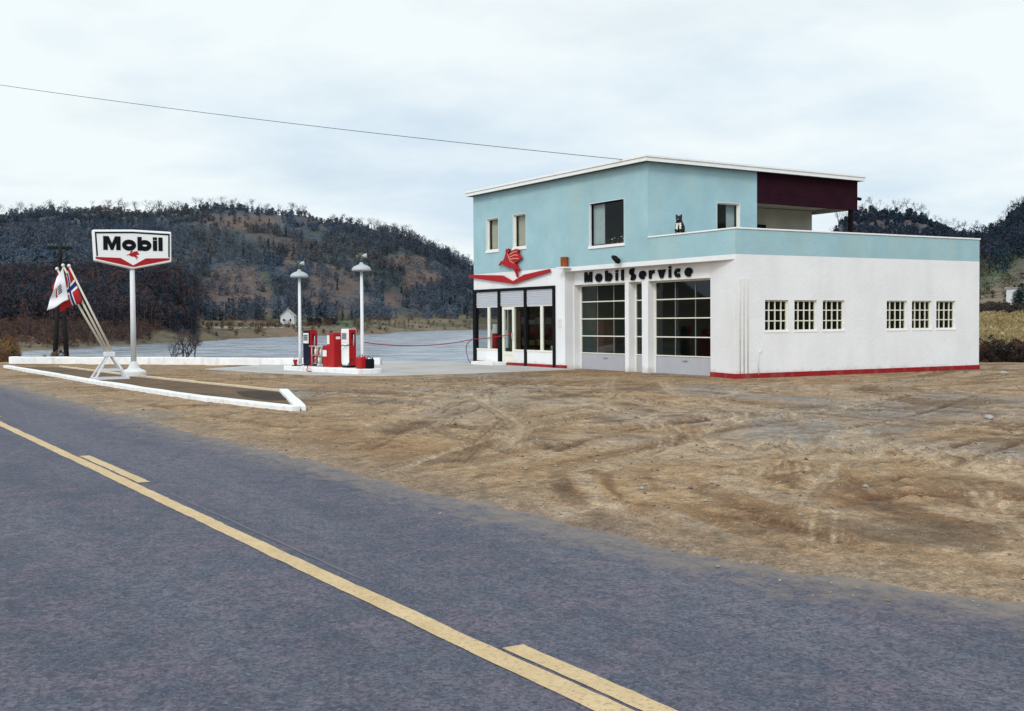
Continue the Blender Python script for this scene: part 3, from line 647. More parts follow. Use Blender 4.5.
for a, b_ in ((-45.1, -42.2), (-35.1, -32.2), (-25.1, -22.2), (-15.1, -12.2), (-5.0, -2.0), (5, 8)):
    Vm, Fm = marking(a, b_, 0.160, 0.122, lm); setting(np_mesh('lane_dash', Vm, Fm, lm))
Vm, Fm = marking(-11.3, -6.8, 0.17, 0.03, gm, 0.003); setting(np_mesh('worn_lane_dash', Vm, Fm, gm))

# gravel and clods lying on the lot
def stones(name, pts, sizes, cols, mat):
    base = np.array([[1, 0, 0], [-1, 0, 0], [0, 1, 0], [0, -1, 0], [0, 0, .7], [0, 0, -.7]], float)
    fo = np.array([[0, 2, 4], [2, 1, 4], [1, 3, 4], [3, 0, 4], [2, 0, 5], [1, 2, 5], [3, 1, 5], [0, 3, 5]])
    k = len(pts); jit = rng.uniform(0.6, 1.3, (k, 6, 1))
    a = rng.uniform(0, 6.28, k); ca, sa = np.cos(a), np.sin(a)
    q = base[None] * jit
    qx = q[..., 0] * ca[:, None] - q[..., 1] * sa[:, None]; qy = q[..., 0] * sa[:, None] + q[..., 1] * ca[:, None]
    q = np.stack([qx, qy, q[..., 2]], -1) * sizes[:, None, None]
    V_ = (pts[:, None] + q).reshape(-1, 3); Fq = (fo[None] + (np.arange(k) * 6)[:, None, None]).reshape(-1, 3)
    return np_mesh(name, V_, Fq, mat, np.repeat(cols, 6, 0))
cand = []
while len(cand) < 11000:
    x = random.uniform(-40, -1); y = random.uniform(4, 38)
    if y < float(y_edge(x)) - 0.5 or math.hypot(x, y) < 5 or (XL - .2 < x < XC + .1 and y > YF - .2): continue
    if x < -30 and y > 11.5: continue
    if abs(y - float(y_edge(x))) < .45 and x > -25:
        cand.append((x, y)); continue
    if random.random() > 0.15 + 0.85 * min(1, max(0, float(fbm(x / 2.5, y / 2.5, 3, 65)) * 2.5 + 0.45)): continue
    cand.append((x, y))
cand = np.array(cand); sz = 0.005 + rng.gamma(1.1, 0.0075, len(cand)); sz = np.minimum(sz, 0.034)
near_edge = (cand[:, 1] - y_edge(cand[:, 0])) < 0.6; sz[near_edge] *= 0.6
br = np.array([np.argmin(np.abs(RR - r)) for r in np.hypot(cand[:, 0], cand[:, 1])])
bt = np.array([np.argmin(np.abs(((TH - a + math.pi) % (2 * math.pi)) - math.pi)) for a in np.arctan2(cand[:, 0], cand[:, 1])])
zc = GZ[br, bt]; onroad = cand[:, 1] < y_edge(cand[:, 0]) + .1; zc = np.where(onroad, np.maximum(zc, road_z(cand[:, 0], cand[:, 1])), zc)
pal = np.array([[.26, .22, .18], [.20, .14, .09], [.31, .28, .24], [.14, .10, .075], [.25, .22, .20]])
setting(stones('gravel', np.stack([cand[:, 0], cand[:, 1], zc + sz * 0.25], -1), sz, pal[rng.integers(0, 5, len(cand))], tinted('stone', 0.9, .8, 1.2, 20)), 'stuff')

# forecourt slab in front of the shop, round the pump island
fo = [(-44.0, 15.6), (-40.2, 11.4), (-38.0, 11.9), (-34.0, 12.7), (-31.7, 14.4), (-31.6, 17.5), (-31.9, 21.30), (-38.9, 21.30), (-42.2, 21.6), (-44.3, 17.2)]
setting(MB().slab(fo, -0.3, 0.055).build('forecourt', CONC, bevel=0.02))

# ------------------------------------------------------------------ the service station
ST = empty('service_station', (XL, YF, 0), 'two-storey pale blue and white service station with garage doors and a roof terrace', 'building')
XU = -28.0           # right wall of the upper storey
YR = YF + 0.35       # recessed garage front
ZT = 3.42; ZP = 4.10; ZE = 6.37
def facade(mb, u0, u1, z0, z1, holes, depth):
    us = sorted({u0, u1} | {h[0] for h in holes} | {h[1] for h in holes}); zs = sorted({z0, z1} | {h[2] for h in holes} | {h[3] for h in holes})
    us = [u for u in us if u0 <= u <= u1]; zs = [z for z in zs if z0 <= z <= z1]
    for a, b in zip(us[:-1], us[1:]):
        for c, d in zip(zs[:-1], zs[1:]):
            if any(h[0] <= a and b <= h[1] and h[2] <= c and d <= h[3] for h in holes): continue
            mb.quad((a, 0, c), (b, 0, c), (b, 0, d), (a, 0, d))
    for h in holes:
        a, b, c, d = h[:4]
        mb.quad((a, 0, c), (a, -depth, c), (a, -depth, d), (a, 0, d)); mb.quad((b, 0, c), (b, 0, d), (b, -depth, d), (b, -depth, c))
        mb.quad((a, 0, d), (a, -depth, d), (b, -depth, d), (b, 0, d))
        if c > z0: mb.quad((a, 0, c), (b, 0, c), (b, -depth, c), (a, -depth, c))
FR = ((0, YF, 0), (1, 0, 0), (0, -1, 0))            # front plane: u = world x, n outward
RC = ((0, YR, 0), (1, 0, 0), (0, -1, 0))            # recessed plane
RT = ((XC, 0, 0), (0, 1, 0), (1, 0, 0))             # right wall: u = world y
UR = ((XU, 0, 0), (0, 1, 0), (1, 0, 0))             # upper right wall

SX0, SX1 = XL, -33.14                               # shop front
G1 = (-32.52, -29.66, 0.0, 2.83); GM = (-29.46, -28.78, 0.0, 2.83); G2 = (-28.47, -25.57, 0.0, 2.83)
RW = [(22.38 + d, 23.28 + d, 1.30, 2.19) for d in (0, 1.10, 2.20)] + [(27.20 + d, 28.11 + d, 1.30, 2.19) for d in (0, 1.09, 2.18)]
mb = MB(*FR)
facade(mb, SX0, -32.55, 0.0, ZT, [(SX0, SX1, 0.0, 2.83)], 0.0)
mb.frame(*FR); mb.quad((-32.55, 0, 0), (-32.55, -.35, 0), (-32.55, -.35, 3.28), (-32.55, 0, 3.28))      # left cheek of the recess
mb.frame(*RC); facade(mb, -32.55, -25.57, 0, 3.28, [G1, GM, G2], 0.26)
mb.frame((0, 0, 0), (1, 0, 0), (0, 1, 0))
mb.quad((-25.57, YR, 0), (XC, YF, 0), (XC, YF, 3.28), (-25.57, YR, 3.28))                              # splayed pier
mb.quad((-32.55, YF, 3.28), (XC, YF, 3.28), (-25.57, YR, 3.28), (-32.55, YR, 3.28))                    # soffit
mb.quad((-32.55, YF, 3.28), (XC, YF, 3.28), (XC, YF, ZT), (-32.55, YF, ZT))
mb.frame(*RT); facade(mb, YF, YB, 0, ZT, RW, 0.13)
mb.frame((0, 0, 0)); mb.quad((XL, YB, 0), (XC, YB, 0), (XC, YB, ZT), (XL, YB, ZT))
mb.frame((XL, 0, 0), (0, 1, 0), (-1, 0, 0)); facade(mb, YF, YB, 0, ZT, [(YF, 22.9, 0.55, 2.83)], 0.0)
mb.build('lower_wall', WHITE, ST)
# red base course, proud of the plaster
mb = MB((0, 0, 0))
mb.slab([(XC + .02, YF - .024), (XC + .02, YB + .02), (XC - .1, YB + .02), (XC - .1, YF + .1), (-25.55, YR + .02), (-25.572, YR - .022)], -0.1, 0.165)
mb.build('red_base', REDB, ST, bevel=0.006)
MB((0, 0, 0)).box(-36.35, -32.53, YF - .022, YF + .05, -.1, 0.155).build('red_base', REDB, ST, bevel=.006); MB((0, 0, 0)).box(XL - .02, -38.02, YF - .022, YF + .05, -.1, .17).build('red_base', REDB, ST, bevel=.006)
# floors, ceiling, partition seen through the glass
mb = MB((0, 0, 0)); mb.box(XL + .05, XC - .05, YF + .12, YB - .05, -.05, 0.03); mb.build('floor_slab', INTF, ST)
mb = MB((0, 0, 0)); mb.box(XL + .03, XC - .03, YF + .38, YB - .03, 3.29, 3.40); mb.box(-32.9, -32.75, YF + .3, YB - .1, 0.03, 3.28)
mb.box(XL + .1, XC - .22, YB - .2, YB - .1, 1.3, 3.28); mb.box(XL + .05, -32.9, 26.4, 26.5, .03, 3.28)
mb.build('inner_wall', INTW, ST)
mb = MB((0, 0, 0)); mb.box(-32.7, XC - .22, YB - .22, YB - .12, 0.03, 1.3); mb.build('wall_dado', DADO, ST)
MB((0, 0, 0)).box(-32.748, -32.70, YF + .6, YB - .3, 0.03, 1.3).build('wall_dado', DADO, ST)

# garage doors
def sectional_door(g, cols, name, label):
    a, b, z0, z1 = g; mb = MB(*RC); n0, n1 = -0.30, -0.25
    st = .05; k = 5; h = (z1 - z0) / k
    for c, d in ((a, a + st), (b - st, b)): mb.box(c, d, n0, n1, z0, z1)
    for i in range(1, k + 1):
        zc = z0 + h * i; mb.box(a + st, b - st, n0, n1 - .002, zc - .017 - (.03 if i == k else 0), zc + (.017 if i < k else 0))
    w_ = (b - a - 2 * st) / cols
    d = mb.build(name, CREAM, ST, bevel=.003)
    for j in range(1, cols):
        u = a + st + w_ * j; MB(*RC).box(u - .008, u + .008, n0 + .01, n1 - .012, z0 + h + .018, z1 - .05).build('glazing_bar', paint('dull_bar', (.22, .23, .22), .6), d)
    MB(*RC).box(a + st, b - st, n0 + .012, n1 - .012, z0 + .01, z0 + h - .028).build('bottom_panel', PANELW, d)
    g_ = MB(*RC)
    g_.quad((a + st, n0 + .02, z0 + h), (b - st, n0 + .02, z0 + h), (b - st, n0 + .02, z1 - .05), (a + st, n0 + .02, z1 - .05))
    g_.build('pane', DARKGLASS, d)
    if cols > 1:
        MB(*RC).box((a + b) / 2 - .10, (a + b) / 2 + .10, n1 - .008, n1 + .02, z0 + .42, z0 + .455).build('handle', STEEL, d)
    return d
sectional_door(G1, 3, 'garage_door', None); sectional_door(G2, 3, 'garage_door', None); sectional_door(GM, 1, 'side_light', None)

# shop front: black posts, roller blinds, glazing, door
mb = MB(*FR)
def post(u0, u1, z0=0.05): mb.box(u0, u1, -.08, .05, z0, 2.735)
for u0, u1, z in ((-38.87, -38.64, .11), (-36.99, -36.83, .05), (-35.14, -34.99, .05), (-33.27, -33.13, .05)): post(u0, u1, z)
mb.box(-38.87, -33.13, -.08, .055, 2.738, 2.835); mb.build('shop_frame', BLACK, ST, bevel=.006)
for u0, u1 in ((-38.635, -36.995), (-36.825, -35.145), (-34.985, -33.275)):
    mb = MB(*FR); k = 9; z0, z1 = 2.185, 2.733; h = (z1 - z0) / k
    for i in range(k): mb.prism([(u0, z0 + h * i + .004), (u1, z0 + h * i + .004), (u1, z0 + h * (i + 1) - .004), (u0, z0 + h * (i + 1) - .004)], -.035, .012 if i % 2 else .004)
    mb.box(u0, u1, -.05, -.036, z0, z1)
    mb.build('roller_blind', GREYB, ST, bevel=.003)
def shop_window(u0, u1, mull):
    mb = MB(*FR); zs0, zs1 = .56, 2.183
    mb.box(u0, u1, -.06, .02, zs0, zs0 + .07); mb.box(u0, u1, -.06, .0, zs1 - .03, zs1)
    for u in mull or [u1 - .03]: mb.box(u - .075 if mull else u - .02, (u + .075 if mull else u + .02), -.06, .0, zs0 + .06, zs1 - .02)
    f = mb.build('shop_window', CREAM, ST, bevel=.004)
    g = MB(*FR); g.quad((u0, -.03, zs0 + .05), (u1, -.03, zs0 + .05), (u1, -.03, zs1 - .01), (u0, -.03, zs1 - .01)); g.build('pane', GLASS, f)
    return f
shop_window(-38.635, -36.995, [-37.74]); shop_window(-34.985, -33.275, [-34.04]); shop_window(-35.90, -35.145, [])
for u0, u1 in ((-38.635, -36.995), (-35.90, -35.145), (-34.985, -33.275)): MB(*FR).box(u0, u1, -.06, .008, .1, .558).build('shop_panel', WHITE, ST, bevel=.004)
mb = MB(*FR); a, b = -36.82, -35.905
for c, d in ((a + .05, a + .17), (b - .15, b)): mb.box(c, d, -.10, -.02, .12, 2.182)
mb.box(a + .172, b - .152, -.10, -.022, 2.06, 2.182); mb.box(a + .172, b - .152, -.10, -.022, .42, .54); mb.box(a + .172, b - .152, -.09, -.04, .12, .418)
dr = mb.build('shop_door', CREAM, ST, bevel=.004)
g = MB(*FR); g.quad((a + .17, -.06, .53), (b - .15, -.06, .53), (b - .15, -.06, 2.07), (a + .17, -.06, 2.07)); g.build('pane', GLASS, dr)
MB(*FR).tube([(b - .08, -.02, 1.0), (b - .08, .035, 1.0), (b - .08, .035, 1.22), (b - .08, -.02, 1.22)], .012).build('handle', STEEL, dr)
MB(*FR).box(-38.0, -36.4, .02, .62, .04, .165).build('door_step', KERBW, ST, bevel=.015)
# glazed return on the river side
mb = MB((XL, 0, 0), (0, 1, 0), (-1, 0, 0))
for y in (YF + .1, 22.85): mb.box(y - .05, y + .05, -.06, .02, .55, 2.83)
mb.box(YF + .1, 22.9, -.06, .018, .55, .62); mb.box(YF + .1, 22.9, -.06, .018, 2.76, 2.83)
f = mb.build('side_window', CREAM, ST, bevel=.004)
g = MB((XL, 0, 0), (0, 1, 0), (-1, 0, 0)); g.quad((YF + .1, -.02, .6), (22.9, -.02, .6), (22.9, -.02, 2.8), (YF + .1, -.02, 2.8)); g.build('pane', GLASS, f)

# small gridded windows in the right wall
def window(fr, u0, u1, z0, z1, depth, cols, rows, mat, bar=.03, sill=True, glassm=WINGLASS, liner=True, lmat=TRIM, name='window', lip=0.0):
    mb = MB(*fr); t_ = .05; d0, d1 = -depth, -depth + .05
    for a, b in ((u0, u0 + t_), (u1 - t_, u1)): mb.box(a, b, d0, d1, z0, z1)
    mb.box(u0 + t_, u1 - t_, d0, d1, z0, z0 + t_); mb.box(u0 + t_, u1 - t_, d0, d1, z1 - t_, z1)
    for i in range(1, cols): u = u0 + (u1 - u0) * i / cols; mb.box(u - bar / 2, u + bar / 2, d0 + .01, d1 - .004, z0 + t_, z1 - t_)
    for i in range(1, rows): z = z0 + (z1 - z0) * i / rows; mb.box(u0 + t_, u1 - t_, d0 + .012, d1 - .008, z - bar / 2, z + bar / 2)
    f = mb.build(name, mat, ST, bevel=.003)
    if liner:
        q = MB(*fr); e = .012
        q.box(u0, u0 + e, d1 + .002, .004 + lip, z0, z1); q.box(u1 - e, u1, d1 + .002, .004 + lip, z0, z1); q.box(u0 + e, u1 - e, d1 + .002, .003 + lip, z1 - e, z1)
        q.build('reveal', lmat, f)
    if sill:
        MB(*fr).box(u0 - (.03 if lip else .01), u1 + (.03 if lip else .01), d1 + .002, .035 if lip else .012, z0 - (.08 if lip else .03), z0 + .012).build('sill', TRIM, f, bevel=.006)
    g = MB(*fr); g.quad((u0 + .02, d0 + .02, z0 + .02), (u1 - .02, d0 + .02, z0 + .02), (u1 - .02, d0 + .02, z1 - .02), (u0 + .02, d0 + .02, z1 - .02))
    g.build('pane', glassm, f)
    return f
for h in RW: window(RT, *h, .11, 4, 3, CREAM, .03, glassm=SIDEGLASS)

# upper storey
F3 = [(-37.85, -36.95, 4.25, 5.44), (-35.92, -35.02, 4.25, 5.44), (-31.10, -29.20, 4.02, 5.40)]
UW = (24.0, 24.95, 4.06, 5.30)
YU = 25.66
mb = MB(*FR); facade(mb, XL, XU, ZT, ZE, F3, .15)
mb.frame(*UR); facade(mb, YF, YU, ZT, ZE, [UW], .15)
mb.frame((0, 0, 0)); mb.quad((XU, YU, ZT), (XU - 2.2, YU, ZT), (XU - 2.2, YU, ZE), (XU, YU, ZE))
mb.quad((XL, YF, ZT), (XL, 29.9, ZT), (XL, 29.9, ZE), (XL, YF, ZE)); mb.quad((XL, 29.9, ZT), (-29.84, 29.9, ZT), (-29.84, 29.9, ZE), (XL, 29.9, ZE))
mb.build('upper_wall', TEAL, ST)
mb = MB((0, 0, 0)); mb.box(-30.05, -29.84, YU + .004, 29.9, ZT, 5.42); mb.build('terrace_wall', BEIGE, ST)
mb = MB((0, 0, 0)); mb.quad((-30.0, YU, 5.44), (XU - .1, YU, 5.44), (XU - .1, 29.95, 5.44), (-30.0, 29.95, 5.44)); mb.build('terrace_ceiling', BEIGE, ST)
mb = MB((0, 0, 0)); mb.box(-29.838, -29.80, 26.7, 27.72, 3.46, 4.86); f = mb.build('terrace_door', BLACK, ST, bevel=.004)
mb = MB((0, 0, 0)); mb.box(XL + .2, XU - .2, 25.2, 25.3, ZT + .05, ZE - .05); mb.box(-32.5, -32.4, YF + .2, 25.2, ZT + .05, ZE - .05); mb.build('room_wall', INTW, ST)
for i, h in enumerate(F3[:2]):
    f = window(FR, *h, .13, 1, 1, CREAM, lip=.002)
    c = MB(*FR); k = 14; a, b = h[0] + .04, h[1] - .30
    for q in range(k): u = a + (b - a) * q / k; c.quad((u, -.22 - .03 * (q % 2), h[2] + .05), (u + (b - a) / k, -.22 - .03 * ((q + 1) % 2), h[2] + .05), (u + (b - a) / k, -.22 - .03 * ((q + 1) % 2), h[3]), (u, -.22 - .03 * (q % 2), h[3]))
    c.build('curtain', CURT, f)
f = window(FR, *F3[2], .13, 1, 1, BLACK, lip=.002)
c = MB(*FR); k = 10; a, b = -31.08, -30.45
for q in range(k): u = a + (b - a) * q / k; c.quad((u, -.16 - .04 * (q % 2), 4.06), (u + (b - a) / k, -.16 - .04 * ((q + 1) % 2), 4.06), (u + (b - a) / k, -.16 - .04 * ((q + 1) % 2), 5.4), (u, -.16 - .04 * (q % 2), 5.4))
c.build('curtain', CURTB, f)
MB(*FR).box(-31.05, -29.25, -.42, -.17, 3.98, 4.01).build('window_shelf', WOOD, f)
f = window(UR, *UW, .13, 1, 1, CREAM, sill=True, lip=.002)
c = MB(*UR); k = 10; a, b = 24.58, 24.92
for q in range(k): u = a + (b - a) * q / k; c.quad((u, -.24 - .04 * (q % 2), 4.1), (u + (b - a) / k, -.24 - .04 * ((q + 1) % 2), 4.1), (u + (b - a) / k, -.24 - .04 * ((q + 1) % 2), 5.3), (u, -.24 - .04 * (q % 2), 5.3))
c.build('curtain', CURTB, f)
# terrace
mb = MB((0, 0, 0)); mb.box(XU + .002, XC - .16, YF + .16, YB - .16, 3.41, 3.46); mb.box(-30.0, XU, YU + .05, 29.9, 3.41, 3.46); mb.build('terrace_floor', CONC, ST)
mb = MB((0, 0, 0))
mb.slab([(XU, YF), (XC, YF), (XC, YB), (XL, YB), (XL, YB - .15), (XC - .15, YB - .15), (XC - .15, YF + .15), (XU, YF + .15)], ZT + .001, ZP)
mb.build('parapet', TEAL, ST)
mb = MB((0, 0, 0)); e = .025
mb.slab([(XU + .003, YF - e), (XC + e, YF - e), (XC + e, YB + e), (XL - e, YB + e), (XL - e, YB - .15 - e), (XC - .15 - e, YB - .15 - e), (XC - .15 - e, YF + .15 + e), (XU + .003, YF + .15 + e)], ZP, ZP + .045)
mb.build('parapet_cap', TRIM, ST, bevel=.008)
# roof: pitched slightly down to the back
def rz(y): return -0.011 * (y - YF)
def shear(mb): mb.v = [Vector((q.x, q.y, q.z + rz(q.y))) for q in mb.v]; return mb
x0, x1, y0, y1 = XL - .16, XU + .25, YF - .25, 30.25
mb = MB((0, 0, 0)); mb.box(x0 + .03, x1 - .03, y0 + .03, y1 - .03, ZE + .003, ZE + .15); roof = shear(mb).build('roof', ROOFT, ST)
mb = MB((0, 0, 0))
for (a, b, c, d) in ((x0, x1, y0, y0 + .028), (x0, x1, y1 - .028, y1), (x0, x0 + .028, y0 + .028, y1 - .028), (x1 - .028, x1, y0 + .028, y1 - .028)):
    mb.box(a, b, c, d, ZE - .01, ZE + .105)
e = .03
for (a, b, c, d) in ((x0 - e, x1 + e, y0 - e, y0 + .02), (x0 - e, x1 + e, y1 - .02, y1 + e), (x0 - e, x0 + .02, y0 + .02, y1 - .02), (x1 - .02, x1 + e, y0 + .02, y1 - .02)):
    mb.box(a, b, c, d, ZE + .107, ZE + .175)
shear(mb).build('fascia', TRIM, roof, bevel=.006)
mb = MB((0, 0, 0)); mb.box(XU - .12, XU + .012, YU + .003, 30.15, 5.40, ZE - .003)
for i in range(1, 6): mb.box(XU + .0121, XU + .016, YU + .01, 30.14, 5.40 + i * .16, 5.408 + i * .16)
shear(mb).build('terrace_hood', MAROON, ST, bevel=.004)
shear(MB((0, 0, 0)).box(-30.0, XU - .122, 30.0, 30.13, 5.41, ZE - .003)).build('rear_beam', BEIGE, ST)
MB((0, 0, 0)).tube([(XU - .1, 30.15, 5.72), (XU - .1, 30.42, 5.70)], .055).build('spout', MAROON, ST)
MB((0, 0, 0)).box(XU - .16, XU - .03, 29.88, 30.0, 3.46, 5.40).build('terrace_post', paint('dark_post_paint', (.010, .005, .006), .8, .2, 2, spec=.08), ST, bevel=.005)
mb = MB((0, 0, 0))
for y in (21.48, 21.62, 21.76): mb.tube([(XC + .016, y, .16), (XC + .016, y, 2.74), (XC + .0, y, 2.78)], .014)
mb.build('downpipe', paint('conduit_paint', (.70, .68, .62), .6), ST)
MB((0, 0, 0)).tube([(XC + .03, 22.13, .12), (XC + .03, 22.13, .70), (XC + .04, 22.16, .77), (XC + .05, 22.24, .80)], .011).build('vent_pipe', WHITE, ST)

# lettering over the doors
def arc(cx, cy, rx, ry, a0, a1, n=20): return [(cx + rx * math.cos(R(a0 + (a1 - a0) * i / n)), cy + ry * math.sin(R(a0 + (a1 - a0) * i / n))) for i in range(n + 1)]
def glyph(mb, ch, u, z, h, s, n0, n1, st):
    """heavy rounded letters; h = cap height, s = width scale, st = stroke; returns the advance"""
    x = h * .76; d = .003
    def S(pts, w=st, k=0, closed=False): mb.stroke([(u + a * s, z + b) for a, b in pts], w, n0, n1 + d * k, closed)
    if ch == 'M':
        w_ = h * 1.32 / s; f = h * .34 / s; c_ = h / s
        P = [(0, 0), (0, h), (c_ * .42, h), (w_ / 2, h * .48), (w_ - c_ * .42, h), (w_, h), (w_, 0), (w_ - f, 0), (w_ - f, h * .52), (w_ / 2 + c_ * .09, h * .0), (w_ / 2 - c_ * .09, h * .0), (f, h * .52), (f, 0)]
        q = [(u + a * s, z + b) for a, b in P]
        for ids in ((0, 1, 2, 11, 12), (2, 3, 10, 11), (3, 4, 8, 9), (3, 9, 10), (4, 5, 6, 7, 8)): mb.prism([q[i] for i in ids], n0, n1)
        return w_ * s
    if ch == 'o': S(arc(x * .52, x * .5, x * .52 - st / 2 / s, x * .5 - st * .42, 0, 342, 19), st, 0, True); return x * 1.04 * s
    if ch == 'b': S([(st / 2 / s, 0), (st / 2 / s, h)], st, 1); S(arc(x * .54, x * .5, x * .50 - st / 2 / s, x * .5 - st * .42, 0, 342, 19), st, 0, True); return x * 1.05 * s
    if ch in 'il':
        S([(st / 2 / s, 0), (st / 2 / s, h if ch == 'l' else x)], st)
        if ch == 'i': S([(st / 2 / s, h * .80), (st / 2 / s, h * 1.0)], st)
        return st
    if ch == 'S':
        w_ = h * .40
        S(arc(w_, h * .735, w_ - st / 2, h * .265 - st * .36, 40, 270, 14) + arc(w_, h * .265, w_ - st / 2, h * .265 - st * .36, 90, -140, 14), st * 1.12); return w_ * 2 * s
    if ch == 'e':
        S(arc(x * .52, x * .5, x * .52 - st / 2 / s, x * .5 - st * .42, 0, 315, 18), st * .92, 0); S([(x * .15, x * .47), (x * 1.0, x * .47)], st * .5, 1); return x * 1.04 * s
    if ch == 'c': S(arc(x * .52, x * .5, x * .52 - st / 2 / s, x * .5 - st * .42, 50, 310, 18), st * .95); return x * .95 * s
    if ch == 'r': S([(st / 2 / s, 0), (st / 2 / s, x)], st, 1); S(arc(x * .62, x * .40, x * .42, x * .42, 165, 75, 8), st * .9); return x * .78 * s
    if ch == 'v':
        w_ = x * 1.1; P = [(0, x), (st * 1.05, x), (w_ / 2, x * .42), (w_ - st * 1.05, x), (w_, x), (w_ / 2 + st * .45, 0), (w_ / 2 - st * .45, 0)]
        q = [(u + a * s, z + b) for a, b in P]
        for ids in ((0, 1, 2, 6), (2, 3, 4, 5), (2, 5, 6)): mb.prism([q[i] for i in ids], n0, n1)
        return w_ * s
def write(text, u0, u1, z, h, fr, n0, n1, st, parent, mat, name, slope=0.0, sx=1.0):
    """each letter a raised mesh of its own, spread from u0 to u1"""
    adv = []; tmp = MB(*fr)
    for ch in text: adv.append(glyph(tmp, ch, 0, 0, h, sx, n0, n1, st))
    gap = (u1 - u0 - sum(adv)) / (len(text) - 1); u = u0
    for ch, a in zip(text, adv):
        mb = MB(*fr); glyph(mb, ch, u, z + slope * (u - u0), h, sx, n0, n1, st); mb.build(name, mat, parent); u += a + gap
write('Mobil', -31.86, -29.68, 2.90, .335, RC, .015, .045, .124, ST, BLACK, 'letter', sx=1.42)
write('Service', -29.40, -26.32, 2.90, .335, RC, .015, .045, .112, ST, BLACK, 'letter', sx=1.36)

# red chevron and winged horse over the shop
cx = [(-39.06, 3.42), (-36.56, 3.30), (-35.82, 3.06), (-35.03, 3.27), (-33.40, 3.40), (-33.34, 3.30), (-35.78, 2.97), (-39.03, 3.31)]
mb = MB(*FR); q = cx
for ids in ((0, 1, 7), (1, 2, 6, 7), (2, 3, 5, 6), (3, 4, 5)): mb.prism([q[i] for i in ids], .03, .10)
em = mb.build('chevron', RED, ST)
PEG = [(-36.78, 3.66), (-36.58, 3.83), (-36.46, 3.80), (-36.34, 3.93), (-36.24, 4.10), (-36.25, 4.20), (-36.19, 4.24), (-36.13, 4.22), (-36.07, 4.25), (-35.97, 4.21), (-36.02, 4.14), (-36.09, 4.02), (-36.07, 3.95),
       (-35.92, 4.10), (-35.74, 4.17), (-35.52, 4.20), (-35.30, 4.15), (-35.42, 4.07), (-35.30, 3.99), (-35.14, 3.86), (-35.28, 3.80), (-35.40, 3.77), (-35.52, 3.73), (-35.60, 3.70),
       (-35.48, 3.63), (-35.38, 3.52), (-35.30, 3.48), (-35.33, 3.40), (-35.43, 3.47), (-35.52, 3.54), (-35.50, 3.42), (-35.45, 3.28), (-35.44, 3.18), (-35.49, 3.20), (-35.56, 3.34), (-35.70, 3.46), (-35.80, 3.56),
       (-36.00, 3.54), (-36.22, 3.60), (-36.40, 3.67), (-36.55, 3.74), (-36.70, 3.66)]
from mathutils.geometry import tessellate_polygon
def cutout(mb, pts, n0, n1):
    tri = tessellate_polygon([[Vector((a, b, 0)) for a, b in pts]])
    a = [mb.p(u, n0, z) for u, z in pts]; b = [mb.p(u, n1, z) for u, z in pts]; k = len(pts)
    for t3 in tri: mb.face([a[i] for i in t3]); mb.face([b[i] for i in t3])
    for i in range(k): mb.face((a[i], a[(i + 1) % k], b[(i + 1) % k], b[i]))
mb = MB(*FR); cutout(mb, PEG, .06, .12); 
horse = mb.build('winged_horse_emblem', RED, ST)
mb = MB(*FR)
for pts in ([(-35.96, 4.02), (-35.66, 4.10), (-35.46, 4.11)], [(-35.96, 3.93), (-35.62, 3.99), (-35.38, 3.97)], [(-35.94, 3.85), (-35.62, 3.87), (-35.34, 3.85)], [(-36.1, 4.05), (-36.0, 3.9), (-35.9, 3.78), (-35.66, 3.70)]):
    mb.stroke(pts, .032, .121, .128)
mb.build('feather_line', paint('pink_outline', (.62, .28, .22), .5), horse)

# notice, lamps on the ledge
mb = MB(*FR); mb.box(-32.98, -32.74, .004, .016, 1.42, 1.72); nt = mb.build('wall_notice', PAPER, ST)
mb = MB(*FR)
for i in range(5): mb.box(-32.95, -32.77 - .03 * (i % 2), .0165, .019, 1.47 + .045 * i, 1.485 + .045 * i)
mb.build('faded_print', paint('faded_red', (.66, .54, .54), .8), nt)

# interior bits seen through the glass -------------------------------------------------
S_ = empty('reflection_stand', (-38.2, 21.95, .03), 'made-up red display stand in place of a pump reflection in the left shop window', 'display stand')  # solid stand added in place of the red pump reflection in the pane
mb = MB((-38.2, 21.95, .03)); mb.box(-.16, .16, -.12, .12, 0, 1.15); mb.build('cabinet', RED, S_, bevel=.01)
mb = MB((-38.2, 21.95, .03)); mb.box(-.15, .15, -.1, .1, 1.152, 1.5); mb.build('sign_board', PUMPW, S_, bevel=.01)
def shelf_unit(x, y, label, rot=0):
    s = empty('shelf_unit', (x, y, .03), label, 'shelf', rz=rot)
    mb = MB((x, y, .03)); 
    for u in (-.6, .57): mb.box(u, u + .03, -.18, .18, 0, 1.9)
    mb.box(-.57, .57, .16, .18, 0, 1.9); mb.build('shelf_frame', WOOD, s) if not rot else None
    for i in range(5): MB((x, y, .03)).box(-.569, .569, -.178, .158, .1 + .4 * i, .13 + .4 * i).build('shelf', WOOD, s)
    return s
shelf_unit(-34.2, 24.6, 'brown shelf unit behind the right shop window')
for i in range(11):
    zz_ = .16 + .4 * (i % 4) + .001; xx = -34.65 + .085 * i
    o = MB((0, 0, 0)).lathe([(.038, 0), (.038, .15), (.03, .165), (.012, .168)], (xx, 24.5, zz_ + .0), 10).build('oil_can', [RED, PUMPW, NAVY][i % 3], None)
    tag(o, 'small oil can standing on the shelf inside the shop', 'oil can', 'oil cans on the shop shelves')
G_ = empty('goods_shelf', (XL + .32, 24.3, .03), 'long dark shelf of goods on the river side wall inside the shop', 'shelf')
g0 = (XL + .32, 24.3, .03)
mb = MB(g0); mb.box(-.18, -.16, -1.2, 1.2, 0, 2.0); mb.box(-.16, .18, -1.22, -1.2, 0, 2.0); mb.box(-.16, .18, 1.2, 1.22, 0, 2.0); mb.build('shelf_frame', WOOD, G_)
